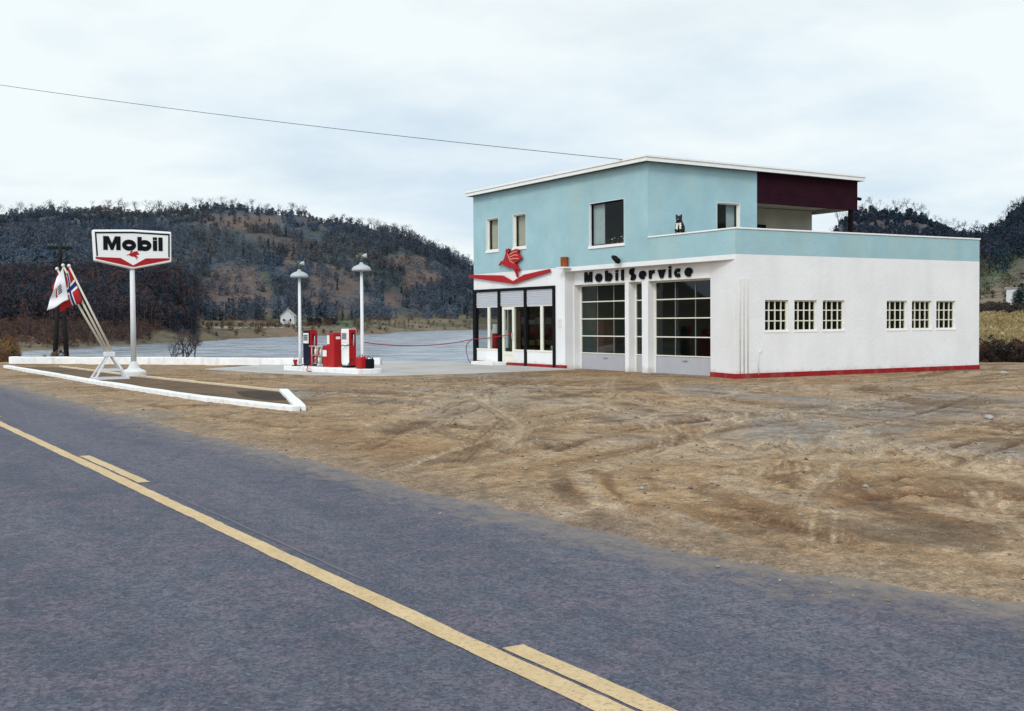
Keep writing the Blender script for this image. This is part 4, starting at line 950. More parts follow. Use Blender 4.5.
for i in range(5): MB(g0).box(-.159, .17, -1.199, 1.199, .25 + .4 * i, .28 + .4 * i).build('shelf', WOOD, G_)
GC = [paint('goods_green', (.20, .26, .10), .6), paint('goods_yellow', (.50, .42, .14), .6), RED, PUMPW, NAVY, paint('goods_tan', (.36, .25, .13), .7)]
for i in range(30):
    k, j = i % 5, i // 5; hh_ = random.uniform(.16, .32); w_ = random.uniform(.12, .28); y_ = -1.0 + .38 * j + random.uniform(-.05, .05)
    o = MB((XL + .32, 24.3 + y_, .03)).box(-.12, .13, -w_ / 2, w_ / 2, .282 + .4 * k, .282 + .4 * k + hh_).build('goods_box', GC[(i * 7 + j) % 6], None, bevel=.006)
    tag(o, 'box of goods on the long shelf inside the shop', 'box', 'boxes of goods in the shop')
K = empty('shop_counter', (-35.9, 24.7, .03), 'dark wooden counter at the back of the shop', 'counter')
mb = MB((-35.9, 24.7, .03)); mb.box(-.8, .8, -.28, .28, 0, .95); mb.build('cabinet', WOOD, K, bevel=.01)
mb = MB((-35.9, 24.7, .03)); mb.box(-.85, .85, -.33, .33, .952, .99); mb.build('counter_top', BLACK, K, bevel=.01)
B = empty('wire_basket', (-33.65, 21.75, .03), 'low white basket behind the right shop window', 'basket')
mb = MB((-33.65, 21.75, .03)); mb.box(-.22, .22, -.15, .15, .5, .52)
for u in (-.21, -.14, -.07, 0, .07, .14, .21):
    for s in (-.14, .14): mb.tube([(u, s, .52), (u, s, .74)], .008, 5)
for s in (-.14, .14): mb.tube([(-.22, s, .74), (.22, s, .74)], .011, 5)
mb.build('basket', PUMPW, B)
mb = MB((-33.65, 21.75, .03)); mb.box(-.2, .2, -.13, .13, 0, .5); mb.build('stand', WOOD, B, bevel=.01)
Wb = empty('workbench', (-30.9, 30.6, .03), 'wooden workbench inside the left garage bay', 'workbench')
mb = MB((-30.9, 30.6, .03)); mb.box(-1.1, 1.1, -.35, .35, .84, .9); mb.build('bench_top', WOOD, Wb)
for u in (-1, 1):
    for s in (-.28, .28): MB((-30.9, 30.6, .03)).box(u - .04, u + .04, s - .04, s + .04, 0, .84).build('leg', WOOD, Wb)
Cb = empty('tool_cabinet', (-32.25, 22.75, .03), 'rusty red cabinet inside the left garage door', 'cabinet')
mb = MB((-32.25, 22.75, .03)); mb.box(-.28, .28, -.25, .25, 0, 1.6); mb.build('cabinet', paint('rusty_red', (.16, .065, .05), .6, .2), Cb, bevel=.01)
MB((-32.25, 22.75, .03)).box(-.26, .26, -.27, -.252, .06, 1.54).build('door', paint('rusty_red', (.16, .065, .05), .6, .2), Cb, bevel=.005)
Lf = empty('vehicle_hoist', (-27.0, 25.5, .03), 'pale green car hoist inside the right garage bay', 'hoist')
GRN = paint('hoist_green', (.11, .19, .16), .5, .1)
mb = MB((-27.0, 25.5, .03)); mb.lathe([(.16, 0), (.16, .95)], (0, 0, 0), 14); mb.build('ram', STEEL, Lf)
mb = MB((-27.0, 25.5, .03))
for u in (-.55, .45): mb.box(u, u + .12, -1.6, 1.6, .952, 1.06)
mb.box(-.43, .45, -.2, .2, .952, 1.05); mb.build('platform', GRN, Lf, bevel=.01)

# ------------------------------------------------------------------ things on the ledge, terrace and window sill
o = empty('ledge_pot', (-32.38, YF - .12, 3.42), 'orange brown cylinder standing on the ledge left of the lettering', 'pot')
mb = MB((-32.38, YF - .13, 3.423)); mb.lathe([(.115, 0), (.125, .03), (.125, .29), (.13, .30), (.13, .33), (.105, .33), (.10, .28)], (0, 0, 0), 18); mb.build('pot_body', ORANGE, o)
mb = MB((-32.38, YF - .13, 3.423)); mb.lathe([(.098, .255), (.05, .27)], (0, 0, 0), 14); mb.build('pot_lid', paint('dark_orange', (.2, .05, .02), .6, .2), o)
MB((0, 0, 0)).box(-32.62, -32.14, YF - .30, YF + .0, 3.375, 3.422).build('bracket', TRIM, o)
S_ = empty('spotlight', (-29.43, YF - .2, 3.4), 'small black spotlight above the lettering on the ledge', 'spotlight')
mb = MB((-29.43, YF, 3.5)); mb.tube([(0, 0, 0), (0, -.16, .04)], .02); mb.build('bracket', BLACK, S_)
mb = MB((-29.43, YF, 3.5)); mb.tube([(-.12, -.20, .12), (-.02, -.18, .07), (.10, -.16, -.02), (.15, -.15, -.06)], [.05, .085, .09, .07], 12); mb.build('lamp_head', BLACK, S_)

def skin_figure(name, joints, edges, radii, mat, parent=None, sub=2, loc=(0, 0, 0), rz=0.0, extra=None):
    me = bpy.data.meshes.new(name); me.from_pydata(joints, edges, []); me.materials.append(mat)
    o = bpy.data.objects.new(name, me); COL.objects.link(o); o.location = loc; o.rotation_euler = (0, 0, rz)
    sk = o.modifiers.new('skin', 'SKIN'); sk.use_smooth_shade = True
    for i, r in enumerate(radii):
        d = me.skin_vertices[0].data[i]; d.radius = (r, r) if not isinstance(r, tuple) else r; d.use_root = (i == 0)
    s = o.modifiers.new('sub', 'SUBSURF'); s.levels = sub; s.render_levels = sub
    return o
# sitting dog, facing the road (-y), on the parapet cap
dm = bpy.data.materials.new('black_and_white_fur'); t, n, l = nodes_of(dm); b = n['Principled BSDF']; b.inputs['Roughness'].default_value = .85
tc = n.new('ShaderNodeTexCoord'); sp = n.new('ShaderNodeSeparateXYZ')
nz = n.new('ShaderNodeTexNoise'); nz.inputs['Scale'].default_value = 14; l.new(tc.outputs['Object'], nz.inputs['Vector'])
wob = n.new('ShaderNodeVectorMath'); wob.operation = 'MULTIPLY_ADD'; wob.inputs[1].default_value = (.05, .05, .05); l.new(nz.outputs[1], wob.inputs[0]); l.new(tc.outputs['Object'], wob.inputs[2])
l.new(wob.outputs[0], sp.inputs[0])
def lt(sock, v, flip=False):
    q = n.new('ShaderNodeMath'); q.operation = 'GREATER_THAN' if flip else 'LESS_THAN'; q.inputs[1].default_value = v; l.new(sock, q.inputs[0]); return q.outputs[0]
def mul(a, b_): q = n.new('ShaderNodeMath'); q.operation = 'MULTIPLY'; l.new(a, q.inputs[0]); l.new(b_, q.inputs[1]); return q.outputs[0]
def mx_(a, b_): q = n.new('ShaderNodeMath'); q.operation = 'MAXIMUM'; l.new(a, q.inputs[0]); l.new(b_, q.inputs[1]); return q.outputs[0]
ab = n.new('ShaderNodeMath'); ab.operation = 'SUBTRACT'; ab.inputs[1].default_value = 0.025; l.new(sp.outputs[0], ab.inputs[0])
aa = n.new('ShaderNodeMath'); aa.operation = 'ABSOLUTE'; l.new(ab.outputs[0], aa.inputs[0])
chest = mul(mul(mul(lt(sp.outputs[1], -0.02), lt(sp.outputs[2], .30)), lt(aa.outputs[0], .075)), mx_(lt(sp.outputs[2], .13, True), lt(sp.outputs[2], .045)))
muzzle = mul(mul(lt(sp.outputs[1], -.13), lt(sp.outputs[2], .395)), lt(aa.outputs[0], .045))
c1 = mixc(mx_(chest, muzzle), (0.008, 0.008, 0.009), (0.66, 0.62, 0.57)); l.new(c1, b.inputs['Base Color'])
J = [(0, .09, .10), (0, .06, .19), (0, .0, .28), (0, -.03, .335), (0, -.05, .39), (0, -.12, .385), (0, -.175, .365),   # rump, back, withers, neck, head, muzzle, nose
     (-.05, -.045, .25), (-.05, -.075, .13), (-.05, -.085, .035), (-.05, -.115, .015),                                  # front leg
     (.05, -.045, .25), (.05, -.075, .13), (.05, -.085, .035), (.05, -.115, .015),
     (-.08, .10, .09), (-.105, .0, .12), (-.095, .06, .035), (-.095, -.035, .02),                                       # hind leg: thigh, knee, hock, paw
     (.08, .10, .09), (.105, .0, .12), (.095, .06, .035), (.095, -.035, .02),
     (.03, .17, .04), (.10, .19, .03), (.17, .15, .025),                                                                # tail
     (-.058, -.04, .45), (-.078, -.036, .515), (.058, -.04, .45), (.078, -.036, .515)]                                      # pricked ears
Ed = [(0, 1), (1, 2), (2, 3), (3, 4), (4, 5), (5, 6), (2, 7), (7, 8), (8, 9), (9, 10), (2, 11), (11, 12), (12, 13), (13, 14), (0, 15), (15, 16), (16, 17), (17, 18), (0, 19), (19, 20), (20, 21), (21, 22), (0, 23), (23, 24), (24, 25), (4, 26), (26, 27), (4, 28), (28, 29)]
Rr = [.12, .125, .11, .082, .095, .036, .018, .045, .03, .024, .024, .045, .03, .024, .024, .06, .05, .03, .025, .06, .05, .03, .025, .03, .028, .015, .042, .009, .042, .009]
dog = skin_figure('dog', J, Ed, Rr, dm, loc=(-26.63, YF + .09, ZP + .045), rz=R(35))
dog.scale = (1.08, 1.08, 1.08)
tag(dog, 'black and white dog with pricked ears sitting on the terrace parapet', 'dog')
for sx in (-.026, .026):
    MB((0, 0, 0)).lathe([(.002, -.008), (.008, -.004), (.008, .004), (.002, .008)], (sx, -.112, .412), 8).build('eye', BLACK, None).parent = dog
MB((0, 0, 0)).lathe([(.003, -.012), (.014, -.004), (.013, .006), (.003, .012)], (0, -.195, .37), 8).build('nose', BLACK, None).parent = dog

for i in range(6):
    x = -30.75 + i * .27 + random.uniform(-.04, .04)
    P = empty('potted_plant', (x, YF + .3, 4.012), ['potted plant with white flowers on the upstairs window shelf', 'leafy green potted plant on the upstairs window shelf'][i % 2], 'potted plant', 'pot plants in the large upstairs window')
    MB((x, YF + .3, 4.012)).lathe([(.045, 0), (.06, .1), (.055, .1)], (0, 0, 0), 12).build('pot', ORANGE, P)
    mb = MB((x, YF + .3, 4.112))
    for k in range(30):
        a = random.uniform(0, 6.28); el = random.uniform(.2, 1.4); L_ = random.uniform(.05, .16); c_ = Vector((math.cos(a) * math.cos(el), math.sin(a) * math.cos(el), math.sin(el))) * L_; s = Vector((-math.sin(a), math.cos(a), 0)) * .02
        mb.quad((0, 0, 0), tuple(c_ * .6 + s), tuple(c_), tuple(c_ * .6 - s))
    mb.build('leaves', GREENLEAF, P, recalc=False)
    if i % 2 == 0:
        for k in range(4): MB((x, YF + .3, 4.11)).lathe([(.002, -.02), (.026, 0), (.002, .02)], (random.uniform(-.07, .07), random.uniform(-.07, .03), random.uniform(.08, .18)), 6).build('flower', PUMPW, P)

# ------------------------------------------------------------------ pump island
IY = R(9.0)
IU = (math.cos(IY), math.sin(IY), 0); INn = (-math.sin(IY), math.cos(IY), 0)
IO = (-37.55, 13.25, 0.0)          # front left corner of the island
def isl(u, n_, z=0.0): return tuple(Vector(IO) + Vector(IU) * u + Vector(INn) * n_ + Vector((0, 0, z)))
IZ = 0.20
mb = MB(IO, IU, INn); mb.slab([(0, .12), (.12, 0), (4.48, 0), (4.6, .12), (4.6, .95), (4.48, 1.07), (.12, 1.07), (0, .95)], 0.02, IZ)
tag(mb.build('pump_island', KERBW, bevel=.025), 'low white concrete island under the petrol pumps', 'pump island')

def petrol_pump(u, n_, wd, dp, h, front, side, label, name='petrol_pump'):
    o = isl(u, n_, IZ); r = empty(name, o, label, 'petrol pump', 'petrol pumps on the white island', IY)
    f = (o, IU, INn)
    mb = MB(*f); mb.box(-wd / 2 + .02, wd / 2 - .02, -dp / 2 + .02, dp / 2 - .02, 0, .07); mb.build('plinth', BLACK, r)
    mb = MB(*f); mb.box(-wd / 2, wd / 2 - .012, -dp / 2, dp / 2, .072, h); mb.build('body', front, r, bevel=.022)
    mb = MB(*f)
    for s in (1,): mb.box(wd / 2 - .010, wd / 2 + .014, -dp / 2 + .012, dp / 2 - .035, .075, h - .01)
    mb.build('side_panel', side, r, bevel=.008)
    mb = MB(*f); mb.box(-wd / 2 + .05, wd / 2 - .07, -dp / 2 - .016, -dp / 2 - .002, h - .42, h - .08); dl = mb.build('dial', PUMPW, r, bevel=.008)
    mb = MB(*f); mb.box(-wd / 2 + .08, wd / 2 - .10, -dp / 2 - .022, -dp / 2 - .017, h - .34, h - .13); mb.build('dial_glass', paint('dial_grey', (.30, .33, .35), .15), dl)
    mb = MB(*f)
    for i in range(3): mb.box(-wd / 2 + .10, wd / 2 - .12, -dp / 2 - .0255, -dp / 2 - .0225, h - .17 - .06 * i, h - .15 - .06 * i)
    mb.build('dial_figures', BLACK, dl)
    mb = MB(*f); mb.box(wd / 2 + .016, wd / 2 + .05, -.05, .03, h - .30, h - .12); mb.build('nozzle_holster', BLACK, r, bevel=.006)
    mb = MB(*f); x = wd / 2 + .035
    mb.tube([(x, .0, h - .55), (x + .03, -.01, h - .42), (x + .06, -.02, h - .30), (x + .05, -.02, h - .17)], [.018, .022, .022, .014], 8); mb.build('nozzle', STEEL, r)
    return r, f
# navy pump
pn, fn = petrol_pump(.86, .60, .46, .30, 1.17, NAVY, RED, 'dark blue petrol pump with a red side and white dial')
mb = MB(*fn); x = .27; mb.tube([(x, -.02, .65), (x + .05, -.05, .50), (x + .06, -.16, .30), (x + .08, -.34, .10), (x + .14, -.60, .035), (x + .02, -.86, .03)], .017, 8); mb.build('hose', RUBBER, pn)
mb = MB(*fn); mb.box(-.20, .21, -.10, .10, 1.172, 1.20); mb.build('cap', RED, pn, bevel=.008)
# white pump
pw, fw = petrol_pump(3.22, .64, .46, .30, 1.23, PUMPW, RED, 'white petrol pump with a red side and looped hose')
mb = MB(*fw); pth = [(.27, -.06, .74)] + [(.05 + .24 * math.cos(a), -.235 - .02 * math.sin(a), .38 + .34 * math.sin(a)) for a in np.linspace(1.2, 4.9, 12)] + [(.22, -.2, .06), (.27, -.05, .30)]
mb.tube(pth, .015, 8); mb.build('hose', RUBBER, pw)
# red mixing cabinet between them
o = isl(2.46, .60, IZ); r = empty('oil_cabinet', o, 'tall red metal cabinet with a lower side box between the pumps', 'cabinet', None, IY)
mb = MB(o, IU, INn); mb.box(-.22, .20, -.18, .15, 0.0, 1.06); mb.build('cabinet', RED, r, bevel=.02)
mb = MB(o, IU, INn); mb.box(-.18, .16, -.14, .11, 1.062, 1.10); mb.build('cap', RED, r, bevel=.015)
mb = MB(o, IU, INn); mb.box(-.52, -.222, -.18, .13, 0, .70); sb = mb.build('side_box', RED, r, bevel=.02)
mb = MB(o, IU, INn); mb.box(-.49, -.25, -.189, -.181, .34, .54); mb.build('label_plate', PUMPW, sb)
mb = MB(o, IU, INn); mb.box(-.205, -.06, -.189, -.181, .74, 1.02); mb.build('label_plate', CREAM, r)
mb = MB(o, IU, INn); mb.box(+.202, .208, -.10, .06, .90, .98); mb.build('name_plate', PUMPW, r)
# oil bottle rack
o = isl(1.62, .54, IZ); r = empty('bottle_rack', o, 'grey metal oil bottle rack beside the dark blue pump', 'rack', None, IY)
mb = MB(o, IU, INn)
for u in (-.30, .30):
    for s in (-.15, .15): mb.tube([(u, s, 0), (u, s, .66)], .014, 6)
for z in (.08, .36): mb.box(-.31, .31, -.16, .16, z, z + .02)
mb.tube([(-.46, -.15, .66), (.40, -.15, .66)], .022, 8); mb.tube([(-.3, .15, .66), (.3, .15, .66)], .016, 6)
mb.build('rack_frame', TIN, r)
for k in range(10):
    u = -.22 + .11 * (k % 5); z = .101 if k < 5 else .381
    q = MB(o, IU, INn).lathe([(.042, 0), (.042, .17), (.018, .22), (.016, .26)], (u, -.05, z), 10).build('oil_bottle', [TIN, paint('amber_oil', (.20, .11, .03), .2), PUMPW][k % 3])
    tag(q, 'oil bottle standing in the grey rack between the pumps', 'bottle', 'oil bottles in the rack')
# red hose trailing over the front of the island
mb = MB(IO, IU, INn); mb.tube([(1.80, .44, IZ + .64), (1.94, .32, IZ + .58), (2.02, .24, IZ + .42), (1.88, .12, IZ + .12), (1.78, -.03, IZ + .03), (1.82, -.10, .10), (2.0, -.16, .08), (2.2, -.14, .075)], .016, 8)
tag(mb.build('red_hose', RED), 'thin red hose hanging from the bottle rack over the island edge', 'hose')
# fuel cans at the right end
def jerry(u, n_, m, label, wd=.32, h=.36):
    o = isl(u, n_, IZ); r = empty('fuel_can', o, label, 'fuel can', None, IY)
    MB(o, IU, INn).box(-wd / 2, wd / 2, -.12, .12, 0, h).build('body', m, r, bevel=.04)
    mb = MB(o, IU, INn); mb.tube([(-.10, 0, h - .02), (-.08, 0, h + .06), (.06, 0, h + .06), (.08, 0, h - .02)], .013, 6); mb.build('handle', m, r)
    MB(o, IU, INn).lathe([(.03, 0), (.03, .07)], (.12, .04, h - .03), 10).build('spout', m, r)
jerry(4.26, .44, RED, 'red fuel can at the right end of the pump island'); jerry(4.42, .62, BLACK, 'black fuel can beside the red can on the island', .28, .30)
o = isl(.06 + .1, .42, IZ); r = empty('fire_bucket', o, 'small red conical fire bucket at the left lamp post', 'bucket', None, IY)
mb = MB(o, IU, INn); mb.lathe([(.035, 0), (.08, .18), (.085, .19), (.075, .19), (.03, .03)], (0, 0, 0), 16); mb.build('bucket', RED, r)
mb = MB(o, IU, INn); mb.tube([(-.08, 0, .18), (-.05, 0, .26), (.0, 0, .29), (.05, 0, .26), (.08, 0, .18)], .007, 6); mb.build('handle', RED, r)

def forecourt_lamp(px, base_y, top, u_n, label):
    o = isl(*u_n, IZ); r = empty('lamp_post', o, label, 'lamp post', 'lamp posts on the pump island', IY); f = (o, IU, INn); H = top - IZ
    MB(*f).box(-.13, .13, -.13, .13, 0, .05).build('base_plate', POSTW, r, bevel=.01)
    mb = MB(*f); mb.tube([(0, 0, .05), (0, 0, .5), (0, 0, H)], [.064, .056, .046], 12); mb.build('post', POSTW, r)
    mb = MB(*f); mb.lathe([(.28, -.02), (.31, .0), (.30, .045), (.25, .11), (.15, .16), (.07, .19), (.05, .25)], (0, 0, H - .04), 28, cap=False); mb.lathe([(.28, -.02), (.22, .06), (.05, .12)], (0, 0, H - .04), 28, cap=False); mb.build('lamp_shade', DISHG, r)
    mb = MB(*f); mb.lathe([(.03, -.04), (.09, .0), (.10, .05), (.05, .10)], (0, 0, H - .02), 14); mb.build('bulb', paint('bulb_glass', (.7, .7, .66), .2), r)
    mb = MB(*f); mb.tube([(0, 0, H + .2), (0, 0, H + .36)], .028, 8); mb.tube([(-.10, 0, H + .34), (.10, 0, H + .36)], .04, 8); mb.build('bracket', paint('lamp_iron', (.10, .12, .10), .6), r)
    IRON = paint('lamp_iron', (.10, .12, .10), .6)
    mb = MB(*f); mb.tube([(.02, .0, H + .40), (.08, .07, H + .41), (.12, .13, H + .42)], [.045, .06, .08], 12); mb.build('flood_lamp', DISHG, r)
    mb = MB(*f); mb.tube([(-.02, -.05, H + .38), (-.06, -.10, H + .385), (-.09, -.15, H + .39)], [.04, .05, .06], 12); mb.build('flood_lamp', IRON, r)
    mb = MB(*f); mb.box(-.07, .07, -.05, .05, H + .415, H + .50); mb.build('ballast_box', IRON, r, bevel=.01)
    return r
forecourt_lamp(300, 366, 3.22, (.14, .62), 'white post lamp with a saucer shade beside the dark blue pump')
forecourt_lamp(363, 368, 3.30, (3.88, .72), 'white post lamp with a saucer shade beside the white pump')

# red line from the right-hand post to the shop
a = Vector(isl(3.92, .72, 1.00)); b = Vector((-36.0, YF - .03, 1.18)); c = Vector((-38.9, YF - .06, .96))
pts = []
p0 = a + Vector((0, .06, 0))
for s in np.linspace(0, 1, 17): q = p0.lerp(c, s); q.z -= .30 * 4 * s * (1 - s) * .55; pts.append(q)
for s in np.linspace(0, 1, 8)[1:]: q = c.lerp(b, s); q.z -= .03 * 4 * s * (1 - s); pts.append(q)
tag(MB().tube(pts, .016, 6).build('barrier_rope', RED), 'sagging red rope strung from the lamp post to the shop door', 'rope')
# coiled air hose at the corner of the shop
mb = MB(); mb.tube([(-38.93, YF - .05, .95)] + [(-39.02 + .36 * math.cos(t_), YF - .06 - .02 * math.sin(3 * t_), .50 + .40 * math.sin(t_)) for t_ in np.linspace(1.75, 4.5, 16)] + [(-38.98, YF - .1, .11), (-38.93, YF - .12, .07)], .017, 8)
tag(mb.build('air_hose', paint('dull_red_rubber', (.22, .09, .11), .6)), 'dull red air hose looped on the corner post of the shop', 'hose')

# ------------------------------------------------------------------ low white wall along the river bank and the kerbed bed
wl = [(-52.2, 6.75), (-49.0, 9.55), (-45.6, 12.35), (-42.3, 15.1), (-39.9, 17.95)]
def strip_wall(pts, z0, z1, wd, jit=0.0):
    mb = MB(); L = []; Rr_ = []
    P = [Vector(p) for p in pts]
    Q = []
    for a, b in zip(P[:-1], P[1:]):
        k = max(1, int((b - a).length / .8)); Q += [a.lerp(b, i / k) for i in range(k)]
    Q.append(P[-1])
    for i, q in enumerate(Q):
        t_ = (Q[min(i + 1, len(Q) - 1)] - Q[max(i - 1, 0)]).normalized(); nn = Vector((-t_.y, t_.x)) * wd / 2
        j = [random.uniform(-jit, jit) for _ in range(4)]
        L.append((q.x + nn.x * (1 + j[0]), q.y + nn.y * (1 + j[0]), z1 + j[1] * .15)); Rr_.append((q.x - nn.x * (1 + j[2]), q.y - nn.y * (1 + j[2]), z1 + j[3] * .15))
    k = len(Q); A = [[mb.p(*q) for q in L], [mb.p(*q) for q in Rr_], [mb.p(q[0], q[1], z0) for q in L], [mb.p(q[0], q[1], z0) for q in Rr_]]
    for i in range(k - 1):
        mb.face((A[0][i], A[0][i + 1], A[1][i + 1], A[1][i])); mb.face((A[0][i], A[2][i], A[2][i + 1], A[0][i + 1])); mb.face((A[1][i], A[1][i + 1], A[3][i + 1], A[3][i]))
    for i in (0, k - 1): mb.face((A[0][i], A[1][i], A[3][i], A[2][i]))
    return mb
tag(strip_wall(wl, -.4, .305, .34, .10).build('low_wall', KERBW, bevel=.025), 'long low whitewashed wall along the river side of the lot', 'wall')
g = lambda x, y: tuple(ground_at(x, y)[:2])
kb = [g(6, 368.5), g(100, 385.5), g(200, 401.5), g(296, 413)]
kerb_r = [kb[-1], (-21.1, 8.35), (-21.45, 8.72)]
front = strip_wall(kb, -.2, .125, .20, .06); tag(front.build('kerb', KERBW, bevel=.02), 'white kerb on the road side of the planting bed', 'kerb')
tag(strip_wall([(kb[-1][0] - .05, kb[-1][1] + .11), g(284, 394.5)], -.2, .13, .20, .06).build('kerb', KERBW, bevel=.02), 'short white kerb closing the right end of the planting bed', 'kerb')
tag(strip_wall([g(282.5, 393.5), g(210, 386), g(137.5, 378.2), g(60, 368.2)], -.2, .10, .075, .06).build('kerb', paint('dusty_kerb', (.55, .46, .33), .9, .12, 3), bevel=.015), 'thin dusty kerb on the lot side of the planting bed', 'kerb')
bed_dark = [ground_at(*q) for q in ((236, 394.5), (262, 393.8), (281, 395.2), (290, 403), (270, 403.5), (244, 400))]
setting(MB().slab([tuple(q[:2]) for q in bed_dark], 0.0, .068).build('dug_soil', paint('wet_soil', (.045, .03, .022), .95, .5, 2.2, .9, 9)))
bedp = [(kb[0][0], kb[0][1] + .1), (kb[1][0], kb[1][1] + .1), (kb[2][0], kb[2][1] + .1), (kb[3][0], kb[3][1] + .1), g(282, 394.5), g(137.5, 379), g(60, 368.8)]
setting(MB().slab(bedp, -.2, .062).build('planting_bed', paint('bed_soil', (.125, .078, .044), .95, .3, 1.2, .8, 9, grime=((.05, .035, .025), .5, .95))))

# ------------------------------------------------------------------ the price-less pole sign
SG = empty('pole_sign', (-36.0, 8.06, 0), 'hexagonal white pole sign with black lettering and red chevron', 'sign')
mb = MB((-36.0, 8.06, 0)); mb.lathe([(.36, 0), (.36, .20), (.30, .24), (.17, .30), (.10, .50)], (0, 0, 0), 20); mb.build('base', KERBW, SG, bevel=.01)
mb = MB((-36.0, 8.06, 0)); mb.tube([(0, 0, .45), (0, 0, 3.6)], [.085, .07], 14); mb.build('pole', POSTW, SG)
a_ = R(-3); SF = ((-36.0 + .13, 8.06, 0), (-math.sin(a_) * .912, math.cos(a_) * .912, 0), (math.cos(a_), math.sin(a_), 0))  # u to the right in view, n towards the road traffic
def hexo(i): # outline inset by i
    return [(-1.25 + i, 4.42 - i), (0, 4.455 - i), (1.25 - i, 4.42 - i), (1.24 - i, 3.50 + i * .75), (0, 3.27 + i * 1.05), (-1.21 + i, 3.50 + i * .75)]
mb = MB(*SF); mb.prism(hexo(0), -.24, 0); mb.build('sign_box', TRIM, SG, bevel=.035)
mb = MB(*SF); mb.prism(hexo(.03), .001, .010); mb.build('sign_face', paint('sign_white', (.80, .80, .80), .35, .02), SG)
mb = MB(*SF); h0 = hexo(.065); h1 = hexo(.112)
mb2 = [(h0[5][0], 3.63), h0[0], h0[1], h0[2], (h0[3][0], 3.63)]; mb3 = [(h1[5][0], 3.66), h1[0], h1[1], h1[2], (h1[3][0], 3.66)]
for i in range(4): mb.prism([mb2[i], mb2[i + 1], mb3[i + 1], mb3[i]], .011, .018)
mb.build('border', BLACK, SG)
mb = MB(*SF)
for s in (-1, 1):
    mb.prism([(s * 1.175, 3.62), (s * .40, 3.60), (0, 3.385), (0, 3.335), (s * 1.17, 3.565)], .0115, .020)
mb.build('chevron', RED, SG)
write('Mobil', -.93, .95, 3.83, .41, SF, .011, .022, .135, SG, BLACK, 'letter', sx=1.38)
xs_ = [p[0] for p in PEG]; zs_ = [p[1] for p in PEG]
mb = MB(*SF); cutout(mb, [((p[0] + 35.95) * .255, 3.69 + (p[1] - 3.72) * .25) for p in PEG], .0115, .021); mb.build('winged_horse_emblem', RED, SG)

# ------------------------------------------------------------------ flags on a white trestle
FX = -34.5
TY = float(on_x(109.5, 366, FX)[1])
TR = empty('flag_trestle', (FX, TY, 0), 'white timber trestle holding three slanting flag poles', 'trestle')
def leg(p, q, name='leg'): MB().tube([p, q], .038, 4).build(name, POSTW, TR)
for dx in (-.30, .30):
    leg((FX + dx, TY - .48, .04), (FX + dx * .35, TY - .02, .78)); leg((FX + dx, TY + .48, .04), (FX + dx * .35, TY + .02, .78))
    leg((FX + dx, TY - .48, .09), (FX + dx, TY + .48, .09), 'rail'); leg((FX + dx * .75, TY - .30, .33), (FX + dx * .75, TY + .30, .33), 'rail')
for y in (TY - .44, TY + .44): leg((FX - .30, y, .10), (FX + .30, y, .10), 'rail')
MB().box(FX - .17, FX + .17, TY - .13, TY + .13, .70, .84).build('pole_socket', POSTW, TR, bevel=.01)
def px3(x, y, xx): return Vector(on_x(x, y, xx))
poles = [((106.5, 353), (57, 269), FX - .10), ((109, 353), (63, 265.5), FX), ((112, 352), (69, 266), FX + .10)]
FLG = ['slanting flag pole nearest the river with a red flag', 'middle slanting flag pole carrying the white flag', 'slanting flag pole nearest the sign with the blue crossed flag']
for (b0, tp, xx), lb in zip(poles, FLG):
    A, B_ = px3(*b0, xx), px3(*tp, xx)
    r = empty('flag_pole', A, lb, 'flag pole', 'flag poles on the trestle')
    MB().tube([A - (B_ - A).normalized() * .1, B_], [.034, .026], 10).build('pole', POLEC, r)
    MB().lathe([(.01, -.045), (.045, -.02), (.05, .01), (.03, .045), (.005, .055)], B_, 12).build('finial', POSTW, r)
def flag(corners, xx, nu, nv, matf, name, label, rip=.05, ph=0.0, mats=None, group=None):
    """cloth hung from a pole: bilinear patch with soft folds"""
    P00, P10, P11, P01 = [Vector(on_x(x, y, xx)) for x, y in corners]
    mb = MB(); us = nu if isinstance(nu, list) else list(np.linspace(0, 1, nu)); vs = nv if isinstance(nv, list) else list(np.linspace(0, 1, nv))
    sub = 3
    def refine(s): 
        o = []
        for a, b in zip(s[:-1], s[1:]): o += [a + (b - a) * k / sub for k in range(sub)]
        return o + [s[-1]]
    us, vs = refine(us), refine(vs); I = {}
    for i, u in enumerate(us):
        for j, v in enumerate(vs):
            q = P00 * (1 - u) * (1 - v) + P10 * u * (1 - v) + P11 * u * v + P01 * (1 - u) * v   # u along hoist, v along fly
            f = rip * (.3 + v) * math.sin(u * 9 + v * 2.5 + ph) 
            sag = .03 * math.sin(v * 3.1) * math.sin(u * 6 + ph)
            I[i, j] = mb.p(q.x + f, q.y + sag, q.z + .02 * math.sin(v * 7 + u * 3 + ph))
    for i in range(len(us) - 1):
        for j in range(len(vs) - 1):
            mb.m = matf((us[i] + us[i + 1]) / 2, (vs[j] + vs[j + 1]) / 2); mb.face((I[i, j], I[i + 1, j], I[i + 1, j + 1], I[i, j + 1]), True)
    o = mb.build(name, mats or [REDF, WHITEF, BLUEF]); s = o.modifiers.new('thick', 'SOLIDIFY'); s.thickness = .008
    tag(o, label, 'flag', group); return o
fr_ = lambda c: list(np.array(c) / c[-1])
vn = [0, 2, 4, 6, 7, 9, 10, 14, 18, 22]; un = [0, 3, 6, 7, 9, 10, 13, 16]
def nor(u, v):
    U_, V_ = u * 16, v * 22
    if 7 < U_ < 9 or 7 < V_ < 9: return 2
    if 6 < U_ < 10 or 6 < V_ < 10: return 1
    return 0
flag([(69.5, 267), (82.5, 301), (60, 312), (60, 284)], FX + .08, fr_(un), fr_(vn), nor, 'flag', 'drooping red flag with a white edged blue cross on the sign side pole', .05, .6)
